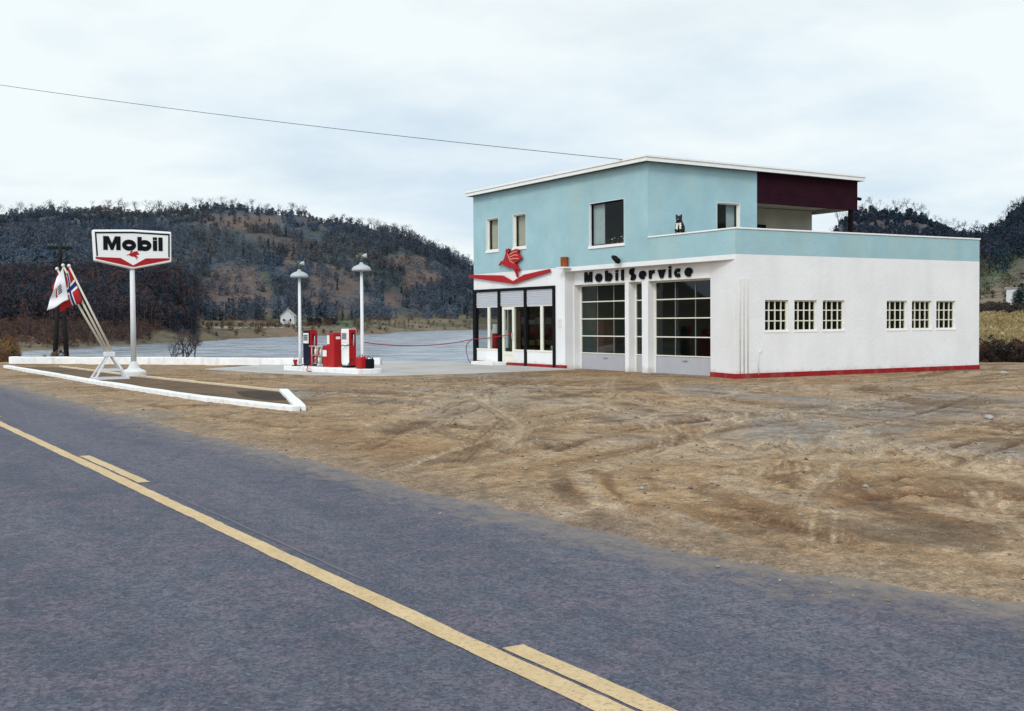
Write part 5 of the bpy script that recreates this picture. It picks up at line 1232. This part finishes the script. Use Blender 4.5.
flag([(57.5, 270), (72, 296), (64, 311), (52, 288)], FX - .16, 8, 8, lambda u, v: 0, 'flag', 'plain red flag mostly hidden behind the white flag', .05, 2.0)
wf_ = flag([(63, 266.5), (68.5, 300), (46.5, 311), (55, 284)], FX + .22, 10, 10, lambda u, v: 1, 'flag', 'drooping white flag with a small blue and red mark', .045, 3.4)
def flag_pt(u, v, corners=[(63, 266.5), (68.5, 300), (46.5, 311), (55, 284)], xx=FX + .22, rip=.045, ph=3.4, lift=.012):
    P00, P10, P11, P01 = [Vector(on_x(x, y, xx)) for x, y in corners]
    q = P00 * (1 - u) * (1 - v) + P10 * u * (1 - v) + P11 * u * v + P01 * (1 - u) * v
    f = rip * (.3 + v) * math.sin(u * 9 + v * 2.5 + ph); sag = .03 * math.sin(v * 3.1) * math.sin(u * 6 + ph)
    return Vector((q.x + f + lift, q.y + sag, q.z + .02 * math.sin(v * 7 + u * 3 + ph)))
mb = MB()
for u0, u1, v0, v1, mi in ([(.40 + .07 * i, .44 + .07 * i, .30, .52, 0) for i in range(4)] + [(.40, .68, .60 , .66, 1), (.40, .44, .56, .66, 1), (.64, .68, .56, .66, 1)]):
    mb.m = mi
    for k in range(4):
        a, b = u0 + (u1 - u0) * k / 4, u0 + (u1 - u0) * (k + 1) / 4
        mb.face([mb.p(*flag_pt(*q)) for q in ((a, v0), (b, v0), (b, v1), (a, v1))])
mb.build('flag_mark', [BLUEF, REDF], wf_, recalc=False)

# ------------------------------------------------------------------ utility pole and overhead wire
up = lambda x, y: Vector(at(x, y, 72))
bz = float(ground_height(*up(61, 357)[:2])[0])
UP = empty('utility_pole', (up(61, 357).x, up(61, 357).y, bz), 'dark A-frame utility pole with cross arms behind the flags', 'utility pole')
for px_ in (54.5, 67):
    A = up(px_, 357); A.z = bz - .3
    MB().tube([A, up(60.3 + (px_ - 61) * .12, 262)], [.15, .11], 8).build('leg', TIMBER, UP)
MB().tube([up(60.3, 266), up(60, 245)], [.13, .10], 8).build('mast', TIMBER, UP)
for (x0_, y0_, x1_, y1_, r_) in ((47, 247.6, 72.5, 248.2, .12), (50, 262.5, 72, 263, .07), (57, 318, 65, 318, .06), (56, 285, 64, 285, .05)):
    MB().tube([up(x0_, y0_) - Vector((.12, 0, 0)), up(x1_, y1_) - Vector((.12, 0, 0))], r_, 4).build('cross_arm', TIMBER, UP)
for px_ in (48.5, 52, 56, 64, 67.5, 71):
    MB().lathe([(.02, -.1), (.02, .02), (.055, .04), (.06, .09), (.04, .13), (.045, .16), (.02, .19)], up(px_, 246.8), 10).build('insulator', paint('green_insulator', (.05, .085, .075), .4), UP)
A = Vector((-28.9, 21.05, 6.53)); Bq = Vector(at(-230, 48, 64)); pts = []
for s in np.linspace(0, 1, 40): q = A.lerp(Bq, s); q.z -= 4 * s * (1 - s) * .30; pts.append(q)
tag(MB().tube(pts, .009, 5).build('overhead_wire', BLACK), 'thin dark overhead wire running across the sky to the roof', 'wire')

# ------------------------------------------------------------------ far buildings
def gable_house(name, px_, row, dist, wd, dp, hw, hr, rz_, label, wall, roofm):
    o = at(px_, row, dist); o[2] = max(o[2], float(ground_height(o[0], o[1])[0]) - .1); z = o[2]
    r = empty(name, o, label, 'house', None, rz_); U = (math.cos(rz_), math.sin(rz_), 0); N = (-math.sin(rz_), math.cos(rz_), 0); f = (o, U, N)
    mb = MB(*f); mb.prism([(-wd / 2, -.5), (wd / 2, -.5), (wd / 2, hw), (0, hw + hr), (-wd / 2, hw)], -dp / 2, dp / 2); mb.build('wall', wall, r)
    mb = MB(*f); e = .35; k = hr / (wd / 2)
    mb.prism([(-wd / 2 - e, hw - e * k + .02), (0, hw + hr + .02), (0, hw + hr + .25), (-wd / 2 - e, hw - e * k + .22)], -dp / 2 - e, dp / 2 + e)
    mb.prism([(wd / 2 + e, hw - e * k + .02), (0, hw + hr + .02), (0, hw + hr + .25), (wd / 2 + e, hw - e * k + .22)], -dp / 2 - e, dp / 2 + e)
    rf = mb.build('roof', roofm, r)
    MB(*f).box(-.35, .35, -.9, -.2, hw + hr * .7, hw + hr + .95).build('chimney', paint('chimney_brick', (.25, .16, .13), .9), rf)
    for u in (-wd * .25, wd * .25):
        for s in (1, -1):
            q = MB(*f); y = s * (dp / 2 + .02); q.box(u - .42, u + .42, min(y - s * .01, y + s * .04), max(y - s * .01, y + s * .04), 1.2, 2.4); fr = q.build('window', TRIM, r)
            q = MB(*f); y2 = y + s * .046; q.box(u - .34, u + .34, min(y2, y2 - s * .004), max(y2, y2 - s * .004), 1.28, 2.32); q.build('pane', BLACK, fr)
    return r
gable_house('farm_house', 288.5, 325.5, 465, 5.2, 6.6, 3.4, 2.3, R(62), 'small white gabled house on the far river bank', HOUSEW, SLATE)
o = at(1016, 308.5, 114); bz = float(ground_height(o[0], o[1])[0]); o[2] = min(o[2], bz + .1)
r = empty('white_outbuilding', o, 'plain white outbuilding at the right edge below the hillside', 'outbuilding', None, R(33)); U = (math.cos(R(33)), math.sin(R(33)), 0); N = (-math.sin(R(33)), math.cos(R(33)), 0)
MB(o, U, N).box(-.8, 3.4, -.1, 3.4, -.6, 1.80).build('wall', HOUSEW, r); MB(o, U, N).box(-.9, 3.5, -.25, 3.5, 1.803, 1.88).build('roof', SLATE, r)
MB(o, U, N).box(1.2, 2.0, -.14, -.102, -.3, 1.6).build('door', WOOD, r)

# ------------------------------------------------------------------ vegetation
def crowns(name, cen, rad, hgt, tints, per, qs, up_bias=.4, conifer=None, mat=None, stem=None):
    """many small leaf or twig faces spread through each crown's volume, all in one mesh"""
    k = len(cen); N_ = k * per
    t = rng.random((k, per)); a = rng.uniform(0, 2 * np.pi, (k, per)); q = np.sqrt(rng.random((k, per)))
    lob = .75 + .35 * np.sin(a * 3 + rng.uniform(0, 6, (k, 1))) * np.sin(t * 7 + rng.uniform(0, 6, (k, 1)))
    prof_ = np.sin(np.pi * np.clip(t * .92 + .06, 0, 1)) ** .6
    if conifer is not None: prof_ = np.where(conifer[:, None], (1.02 - t) * .75, prof_)
    rr = q * rad[:, None] * prof_ * lob
    base = cen[:, None, :] + np.stack([rr * np.cos(a), rr * np.sin(a), t * hgt[:, None]], -1)
    d = rng.normal(0, 1, (k, per, 3)); d[..., 2] = d[..., 2] * (1 - up_bias) + up_bias * 1.6; d /= np.linalg.norm(d, axis=-1, keepdims=True)
    e = np.cross(d, rng.normal(0, 1, (k, per, 3))); e /= np.linalg.norm(e, axis=-1, keepdims=True)
    L_ = qs[0] * rng.uniform(.5, 1.4, (k, per, 1)); w_ = qs[1] * rng.uniform(.5, 1.4, (k, per, 1))
    V_ = np.stack([base - d * L_ - e * w_, base - d * L_ * .2 + e * w_, base + d * L_ + e * w_ * .3, base + d * L_ * .3 - e * w_ * .7], 2).reshape(-1, 3)
    tt = tints[:, None, :] * rng.uniform(.75, 1.25, (k, per, 1)); tt = np.repeat(tt.reshape(-1, 3), 4, 0)
    Fq = np.arange(N_ * 4).reshape(-1, 4)
    if stem:
        s = stem[0]; dirs = np.array([[1, 0, 0], [-.5, .87, 0], [-.5, -.87, 0]]); c0 = cen[:, None, :] + dirs[None] * s; c1 = cen[:, None, :] + dirs[None] * s * .3 + np.array([0, 0, 1.0]) * (hgt * .8)[:, None, None]
        sv = np.concatenate([c0 - np.array([0, 0, hgt.mean() * .25]), c1], 1).reshape(-1, 3); off = len(V_)
        b = (np.arange(k) * 6)[:, None]; sf = np.concatenate([b + np.array([[0, 1, 4, 3]]), b + np.array([[1, 2, 5, 4]]), b + np.array([[2, 0, 3, 5]])], 0) + off
        V_ = np.concatenate([V_, sv]); Fq = np.concatenate([Fq, sf]); tt = np.concatenate([tt, np.repeat(np.array([stem[1]]), len(sv), 0)])
    return np_mesh(name, V_, Fq, mat or tinted('foliage', .9, .75, 1.25, .08), tt)
def scatter(n_, x0, x1, r0, r1, keep):
    """ground points between two bearings and two distances"""
    a0, a1 = [math.atan2(*sight(x, 330)[:2]) for x in (x0, x1)]
    th = rng.uniform(a0, a1, n_); r = np.sqrt(rng.uniform(r0 ** 2, r1 ** 2, n_)); x = r * np.sin(th); y = r * np.cos(th); z = ground_height(x, y)
    col = np.interp(th, np.array([math.atan2(*sight(q, 330)[:2]) for q in range(-400, 1500, 20)]), np.arange(-400, 1500, 20.))
    row = 324.9 - 0.0066 * col - F * (z - CZ) / r * np.sqrt(1 + ((col - 512) / F) ** 2)
    m = keep(x, y, z, r, col, row)
    return np.stack([x, y, z], -1)[m], col[m], row[m], r[m]
def clear_amt(x, y, col, row):
    q = np.full(len(x), 9.0)
    for i, (a, b, c_, d_) in enumerate(CLEAR): q = np.minimum(q, ((col - a) / c_) ** 2 + ((row - b) / d_) ** 2 + fbm(x / 30, y / 30, 4, 80 + i) * 2.2)
    return q
# the wooded hill beyond the river
P, col, row, r = scatter(9600, -90, 580, 340, 850, lambda x, y, z, r, c, w_: (z > 2.6) & (r > 345 + 110 * (c > 190)) & ((clear_amt(x, y, c, w_) > 1.0) | (rng.random(len(x)) < .30)) & (fbm(x / 22, y / 22, 3, 209) > -.17))
mixv = fbm(P[:, 0] / 60, P[:, 1] / 60, 4, 201)
con = rng.random(len(P)) < np.clip(.07 + mixv * .9, .0, .4)
pal_b = np.array([[.052, .074, .108], [.060, .076, .104], [.044, .068, .104], [.070, .074, .096]]); pal_c = np.array([[.016, .040, .056], [.022, .050, .060], [.013, .032, .050]]); con &= row > 222  # blue of the distance haze put into the tree colours
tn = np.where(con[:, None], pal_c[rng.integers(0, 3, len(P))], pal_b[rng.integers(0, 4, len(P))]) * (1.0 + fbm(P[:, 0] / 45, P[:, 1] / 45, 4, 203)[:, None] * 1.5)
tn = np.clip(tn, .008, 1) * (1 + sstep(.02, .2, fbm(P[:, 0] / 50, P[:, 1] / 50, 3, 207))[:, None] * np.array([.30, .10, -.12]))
hh = rng.uniform(3.5, 7.0, len(P)) * np.where(row < 232, .6, 1.0)
o = crowns('far_woods', P, hh * np.where(con, .30, .55) * rng.uniform(.8, 1.2, len(P)), hh, tn, 84, (.60, .17), .42, con, stem=(.12, (.12, .12, .125))); setting(o, 'stuff')
# nearer wooded slope at the left, above the crag
P, col, row, r = scatter(3000, -100, 215, 232, 350, lambda x, y, z, r, c, w_: (z > -.6) & (c < 132 + (r > 246) * 64 - (r - 300).clip(0) * .2) & ~((r < 246) & (c > 120) & (c < 200)) & ((r > 268) | (c < 122) | (rng.random(len(x)) < .75)))
mixv = fbm(P[:, 0] / 30, P[:, 1] / 30, 4, 211)
con = rng.random(len(P)) < np.clip(.16 + mixv * 1.2, .02, .6)
pal_b = np.array([[.034, .032, .044], [.044, .034, .040], [.028, .032, .046], [.058, .036, .036]])
tn = np.where(con[:, None], pal_c[rng.integers(0, 3, len(P))], pal_b[rng.integers(0, 4, len(P))]) * (1 + fbm(P[:, 0] / 14, P[:, 1] / 14, 3, 213)[:, None] * .9)
hh = rng.uniform(3.5, 7.0, len(P))
o = crowns('river_woods', P, hh * rng.uniform(.32, .5, len(P)), hh, tn, 110, (.55, .085), .45, con, stem=(.07, (.13, .12, .12))); setting(o, 'stuff')
# right-hand hills behind the terrace
P, col, row, r = scatter(5200, 770, 1560, 165, 330, lambda x, y, z, r, c, w_: (z > 2.5) & ((c < 955) | (w_ < 262) | (rng.random(len(x)) < .30)) & (r < 305))
con = rng.random(len(P)) < np.clip(.35 + fbm(P[:, 0] / 20, P[:, 1] / 20, 4, 221) * 1.4, .05, .8)
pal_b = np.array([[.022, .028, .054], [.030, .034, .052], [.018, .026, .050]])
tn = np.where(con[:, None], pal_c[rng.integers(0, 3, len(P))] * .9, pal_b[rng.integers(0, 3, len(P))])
hh = rng.uniform(2.2, 4.2, len(P)) * np.where(r > 245, .42, 1.0)
con &= r < 240
o = crowns('hillside_woods', P, hh * rng.uniform(.35, .55, len(P)), hh, tn, 90, (.34, .09), .4, con, stem=(.05, (.10, .09, .09))); setting(o, 'stuff')
# bushes and saplings on the open hillside at the right
P, col, row, r = scatter(1100, 950, 1500, 116, 230, lambda x, y, z, r, c, w_: (rng.random(len(x)) < .55))
tn = np.array([[.045, .060, .030], [.060, .055, .032], [.030, .040, .030], [.055, .048, .045]])[rng.integers(0, 4, len(P))]
hh = rng.uniform(.7, 2.2, len(P)); o = crowns('hillside_scrub', P, hh * .8, hh, tn, 80, (.16, .05), .3); setting(o, 'stuff')
# scrub along the far and left banks
P, col, row, r = scatter(2600, -120, 480, 180, 560, lambda x, y, z, r, c, w_: (z > -1.7) & (w_ > 318) & (rng.random(len(x)) < np.where(c < 130, .9, .42)))
tn = np.array([[.095, .052, .034], [.120, .058, .034], [.060, .045, .042], [.085, .066, .042], [.050, .036, .036]])[rng.integers(0, 5, len(P))]
hh = rng.uniform(.6, 2.4, len(P)); o = crowns('bank_scrub', P, hh * .75, hh, tn, 60, (.30, .055), .5); setting(o, 'stuff')
P, col, row, r = scatter(1700, -120, 150, 180, 252, lambda x, y, z, r, c, w_: (z > -1.85) & ((c < 118) | (w_ > 326)))
tn = np.array([[.070, .038, .032], [.090, .048, .034], [.044, .034, .036], [.036, .030, .038], [.105, .068, .044]])[rng.integers(0, 5, len(P))]
hh = rng.uniform(.8, 2.6, len(P)); o = crowns('river_scrub', P, hh * .7, hh, tn, 60, (.26, .035), .6); setting(o, 'stuff')
# brush just behind the low wall at the left
P, col, row, r = scatter(620, -110, 76, 55, 79, lambda x, y, z, r, c, w_: (z > -1.2) & (y > 5.2) & (rng.random(len(x)) < np.where(c < 16, .85, .03)))
tn = np.array([[.16, .085, .035], [.20, .115, .045], [.09, .050, .035], [.12, .085, .045]])[rng.integers(0, 4, len(P))]
hh = rng.uniform(.4, 1.25, len(P)) * np.where(col < 12, 1, .55)[: len(P)]; o = crowns('roadside_brush', P, hh * .6, hh, tn, 130, (.15, .022), .6); setting(o, 'stuff')
# reeds and stones at the foot of the wall
P, col, row, r = scatter(700, 80, 470, 47, 56, lambda x, y, z, r, c, w_: (z < -.6) & (z > -2.6))
P[:, 2] = np.maximum(P[:, 2], -2.0); tn = np.array([[.050, .048, .042], [.075, .066, .050], [.04, .042, .045]])[rng.integers(0, 3, len(P))]
hh = rng.uniform(.15, .75, len(P)); o = crowns('shore_weeds', P, hh * .9, hh, tn, 50, (.12, .02), .5); setting(o, 'stuff')
# hedge bank and brush beyond the lot at the right
P, col, row, r = scatter(900, 940, 1180, 45.5, 56, lambda x, y, z, r, c, w_: rng.random(len(x)) < .8)
tn = np.array([[.022, .018, .017], [.040, .028, .022], [.075, .036, .022], [.030, .026, .026]])[rng.integers(0, 4, len(P))]
hh = rng.uniform(.3, 1.05, len(P)); o = crowns('dark_brush', P, hh * .55, hh, tn, 120, (.13, .022), .5); setting(o, 'stuff')
P, col, row, r = scatter(420, 950, 1180, 96, 112, lambda x, y, z, r, c, w_: np.ones(len(x), bool))
tn = np.array([[.030, .024, .022], [.045, .034, .026]])[rng.integers(0, 2, len(P))]
hh = rng.uniform(.25, .7, len(P)); o = crowns('field_edge_brush', P, hh * .9, hh, tn, 50, (.16, .04), .4); setting(o, 'stuff')
P, col, row, r = scatter(2200, 940, 1180, 56, 96, lambda x, y, z, r, c, w_: np.ones(len(x), bool))
tn = np.array([[.30, .23, .11], [.24, .18, .085], [.34, .27, .14]])[rng.integers(0, 3, len(P))]
hh = rng.uniform(.12, .4, len(P)); o = crowns('straw_grass', P, hh * 1.2, hh, tn, 40, (.14, .02), .7); setting(o, 'stuff')

# individual bare trees and shrubs -------------------------------------------------
def bare_tree_mesh(H, seed, spread=.55, levels=4, r0=.04, forks=(2, 4)):
    """tapered trunk and limbs; returns (trunk MB, twig MB)"""
    rd = random.Random(seed); T = MB(); K = MB()
    def grow(p, d, L_, r_, lv):
        pts = [p]; q = p; dd = d.copy(); k = 3
        for i in range(k):
            dd = (dd + Vector((rd.gauss(0, .14), rd.gauss(0, .14), rd.gauss(.06, .10)))).normalized(); q = q + dd * L_ / k; pts.append(q)
        (T if lv >= levels - 1 else K).tube(pts, [r_ * (1 - .35 * i / k) for i in range(k + 1)], 6 if lv == levels else 3, cap=False)
        if lv == 0: return
        for j in range(rd.randint(*forks) + (1 if lv == 1 else 0)):
            ax = dd.orthogonal().normalized(); ax.rotate(Matrix.Rotation(rd.uniform(0, 6.28), 3, dd))
            nd = (dd + ax * rd.uniform(spread * .6, spread * 1.7)).normalized(); s = rd.uniform(.55, 1.0)
            grow(pts[1].lerp(pts[-1], s) if j else pts[-1], nd, L_ * rd.uniform(.55, .82), r_ * rd.uniform(.42, .62), lv - 1)
    grow(Vector((0, 0, -.1)), Vector((0, 0, 1)), H * .34, H * r0, levels)
    return T, K
def bare_tree(name, loc, H, seed, label, cat, group=None, **kw):
    T, K = bare_tree_mesh(H, seed, **kw); r = empty(name, (0, 0, 0), label, cat, group)
    T.build('trunk', BARK, r, recalc=False); K.build('crown', TWIG, r, recalc=False); r.location = loc; return r
def on_ridge(px_, r0, r1, k=60):
    """the skyline point on one bearing"""
    th = math.atan2(*sight(px_, 330)[:2]); rr = np.linspace(r0, r1, k); x, y = rr * math.sin(th), rr * math.cos(th); z = ground_height(x, y); i = int(np.argmax((z - CZ) / rr)); return Vector((x[i], y[i], z[i]))
def skyline(protos, spots, r0, r1, label, group, h0, h1):
    for i, px_ in enumerate(spots):
        p = on_ridge(px_, r0, r1); a = random.uniform(0, 6.28)
        o = protos[i] if i < len(protos) else copy_tree(protos[i % len(protos)])
        o.location = p; s = random.uniform(h0, h1); o.scale = (s * random.uniform(.9, 1.3),) * 2 + (s,); o.rotation_euler = (0, 0, a); tag(o, label, 'tree', group)
lb = 'small bare tree on the skyline of the wooded hill beyond the river'; gp = 'bare trees along the far hilltop'
pr = [bare_tree('bare_tree', (0, 0, 0), 7.0, 30 + i, lb, 'tree', gp, levels=4, r0=.02, spread=.6) for i in range(5)]
sp_ = sorted([random.uniform(-20, 470) for _ in range(60)] + [random.choice((15, 25, 60, 118, 130, 140, 160, 170, 182, 205, 225, 232, 250, 300, 330, 400)) + random.uniform(-9, 9) for _ in range(60)])
skyline(pr, sp_, 690, 900, lb, gp, .6, 1.5)
lb = 'bare tree on the dark ridge seen behind the roof terrace'; gp = 'bare trees on the ridge behind the terrace'
pr = [bare_tree('bare_tree', (0, 0, 0), 3.6, 50 + i, lb, 'tree', gp, levels=4, r0=.022, spread=.6, forks=(3, 4)) for i in range(4)]
skyline(pr, [833, 838, 845, 850, 857, 863, 872, 880, 887, 894, 899, 903, 908, 914, 923, 928, 935, 941, 947, 953, 958, 964], 250, 330, lb, gp, .7, 1.35)
lb = 'tree on the steep slope at the right edge of the picture'; gp = 'trees on the steep right slope'
pr = [bare_tree('bare_tree', (0, 0, 0), 3.8, 60 + i, lb, 'tree', gp, levels=4, r0=.022, spread=.55, forks=(3, 4)) for i in range(3)]
skyline(pr, [972, 981, 990, 996, 1002, 1007, 1012, 1017, 1022, 1028, 1036, 1045], 200, 330, lb, gp, .7, 1.3)
# shrub behind the low wall
for px_, dist, H, sd, lb in ((183, 50.5, 2.0, 5, 'bare dark shrub standing in the water behind the low white wall'), ):
    p = at(px_, 357, dist); p[2] = -.15
    mbT, mbK = MB(), MB(); r = empty('bare_shrub', (0, 0, 0), lb, 'shrub')
    for k in range(6):
        T, K = bare_tree_mesh(H * random.uniform(.75, 1.15), sd * 10 + k, levels=3, r0=.022, spread=.65, forks=(3, 5)); off = Vector((random.uniform(-.5, .5), random.uniform(-.5, .5), 0)); tl = Matrix.Rotation(off.y * -.35, 3, 'X')
        for S, D in ((T, mbT), (K, mbK)):
            b = len(D.v); D.v += [tl @ q + off for q in S.v]; D.f += [tuple(i + b for i in f) for f in S.f]; D.mi += S.mi; D.sm += S.sm
    mbT.build('stems', BARK, r, recalc=False); mbK.build('twigs', TWIG, r, recalc=False); r.location = p
for px_, row_, dist, H, sd, lb in ((1001, 340, 58, 2.1, 71, 'leafless shrub in the straw field behind the station'), (1013, 341, 57, 1.7, 72, 'low leafless bush nearest the right edge in front of the field')):
    p = at(px_, row_, dist); p[2] = float(ground_height(p[0], p[1])[0]); bare_tree('bare_shrub', p, H, sd, lb, 'shrub', levels=4, r0=.014, spread=.75, forks=(3, 4))
# evergreen in front of the outbuilding
p = at(1019, 309, 108); p[2] = float(ground_height(p[0], p[1])[0]) - .1
r = empty('evergreen_bush', (0, 0, 0), 'dark evergreen bush in front of the white outbuilding', 'bush')
MB().tube([(0, 0, -.1), (.05, 0, .8), (0, .05, 1.7)], [.07, .05, .02], 6).build('trunk', BARK, r)
cen = np.array([[0, 0, .2], [.35, -.3, .5], [-.3, .25, .7], [.1, .2, 1.1]]); hh = np.array([1.4, 1.1, 1.0, 1.2])
crowns('crown', cen, np.array([.9, .7, .7, .5]), hh, np.array([[.014, .028, .024]] * 4), 420, (.09, .04), .2).parent = r
r.location = p
# three dark bushes by the far house
for i, (px_, row_, dist, w_, lb) in enumerate(((312, 325, 440, 3.2, 'round dark bush to the right of the far white house'), (322, 326, 436, 3.4, 'widest dark bush between the far house and the green field'), (333, 325.5, 440, 2.4, 'small dark bush at the edge of the green field'))):
    p = at(px_, row_, dist); p[2] = float(ground_height(p[0], p[1])[0]); r = empty('round_bush', (0, 0, 0), lb, 'bush')
    MB().tube([(0, 0, -.2), (0, 0, 1.5)], [.15, .08], 6).build('trunk', BARK, r)
    cen = np.stack([rng.normal(0, w_ * .3, 6), rng.normal(0, w_ * .3, 6), rng.uniform(0, .5, 6)], -1); crowns('crown', cen, np.full(6, w_ * .45), np.full(6, 3.0) * rng.uniform(.6, 1.1, 6), np.array([[.024, .026, .036]] * 6), 200, (.28, .12), .2).parent = r
    r.location = p
# rocks at the edge of the lot, right
ROCK = paint('rock', (.34, .33, .33), .9, .25, 3, .6, 8)
for i, (px_, row_, s, lb) in enumerate(((990, 358, .34, 'pale boulder in front of the dark brush behind the station'), (985, 360, .12, 'small white stone left of the pale boulder'), (989, 419, .075, 'single white stone lying on the open dirt at the right'), (1003, 373, .09, 'small grey stone lying right of the far garage corner'))):
    p = ground_at(px_, row_ + 2); mb = MB(); bm = bmesh.new(); bmesh.ops.create_icosphere(bm, subdivisions=3, radius=1)
    for v in bm.verts:
        nn = v.co.normalized(); k = 1 + .35 * float(fbm(nn.x * 1.7 + i * 7, nn.y * 1.7 + nn.z * 1.3, 3, 300 + i)) ; v.co = Vector((nn.x * 1.3 * k, nn.y * .9 * k, nn.z * .62 * k)) * s
    me = bpy.data.meshes.new('stone'); bm.to_mesh(me); bm.free(); me.materials.append(ROCK if i % 3 else paint('pale_rock', (.33, .315, .30), .9, .2, 3, .6, 8))
    o = bpy.data.objects.new('stone', me); COL.objects.link(o); o.location = (p[0], p[1], s * .35 + (0.03 if i > 1 else 0)); o.rotation_euler = (0, 0, i * 1.3); tag(o, lb, 'stone')

# ------------------------------------------------------------------ output
SC.render.engine = 'CYCLES'
SC.view_settings.view_transform = 'Standard'; SC.view_settings.look = 'None'; SC.view_settings.gamma = 1.0
SC.view_settings.use_curve_mapping = False; SC.view_settings.exposure = 0.0
SC.cycles.max_bounces = 6; SC.cycles.transparent_max_bounces = 12
SC.cycles.use_denoising = True
SC.render.resolution_x = 1024; SC.render.resolution_y = 711
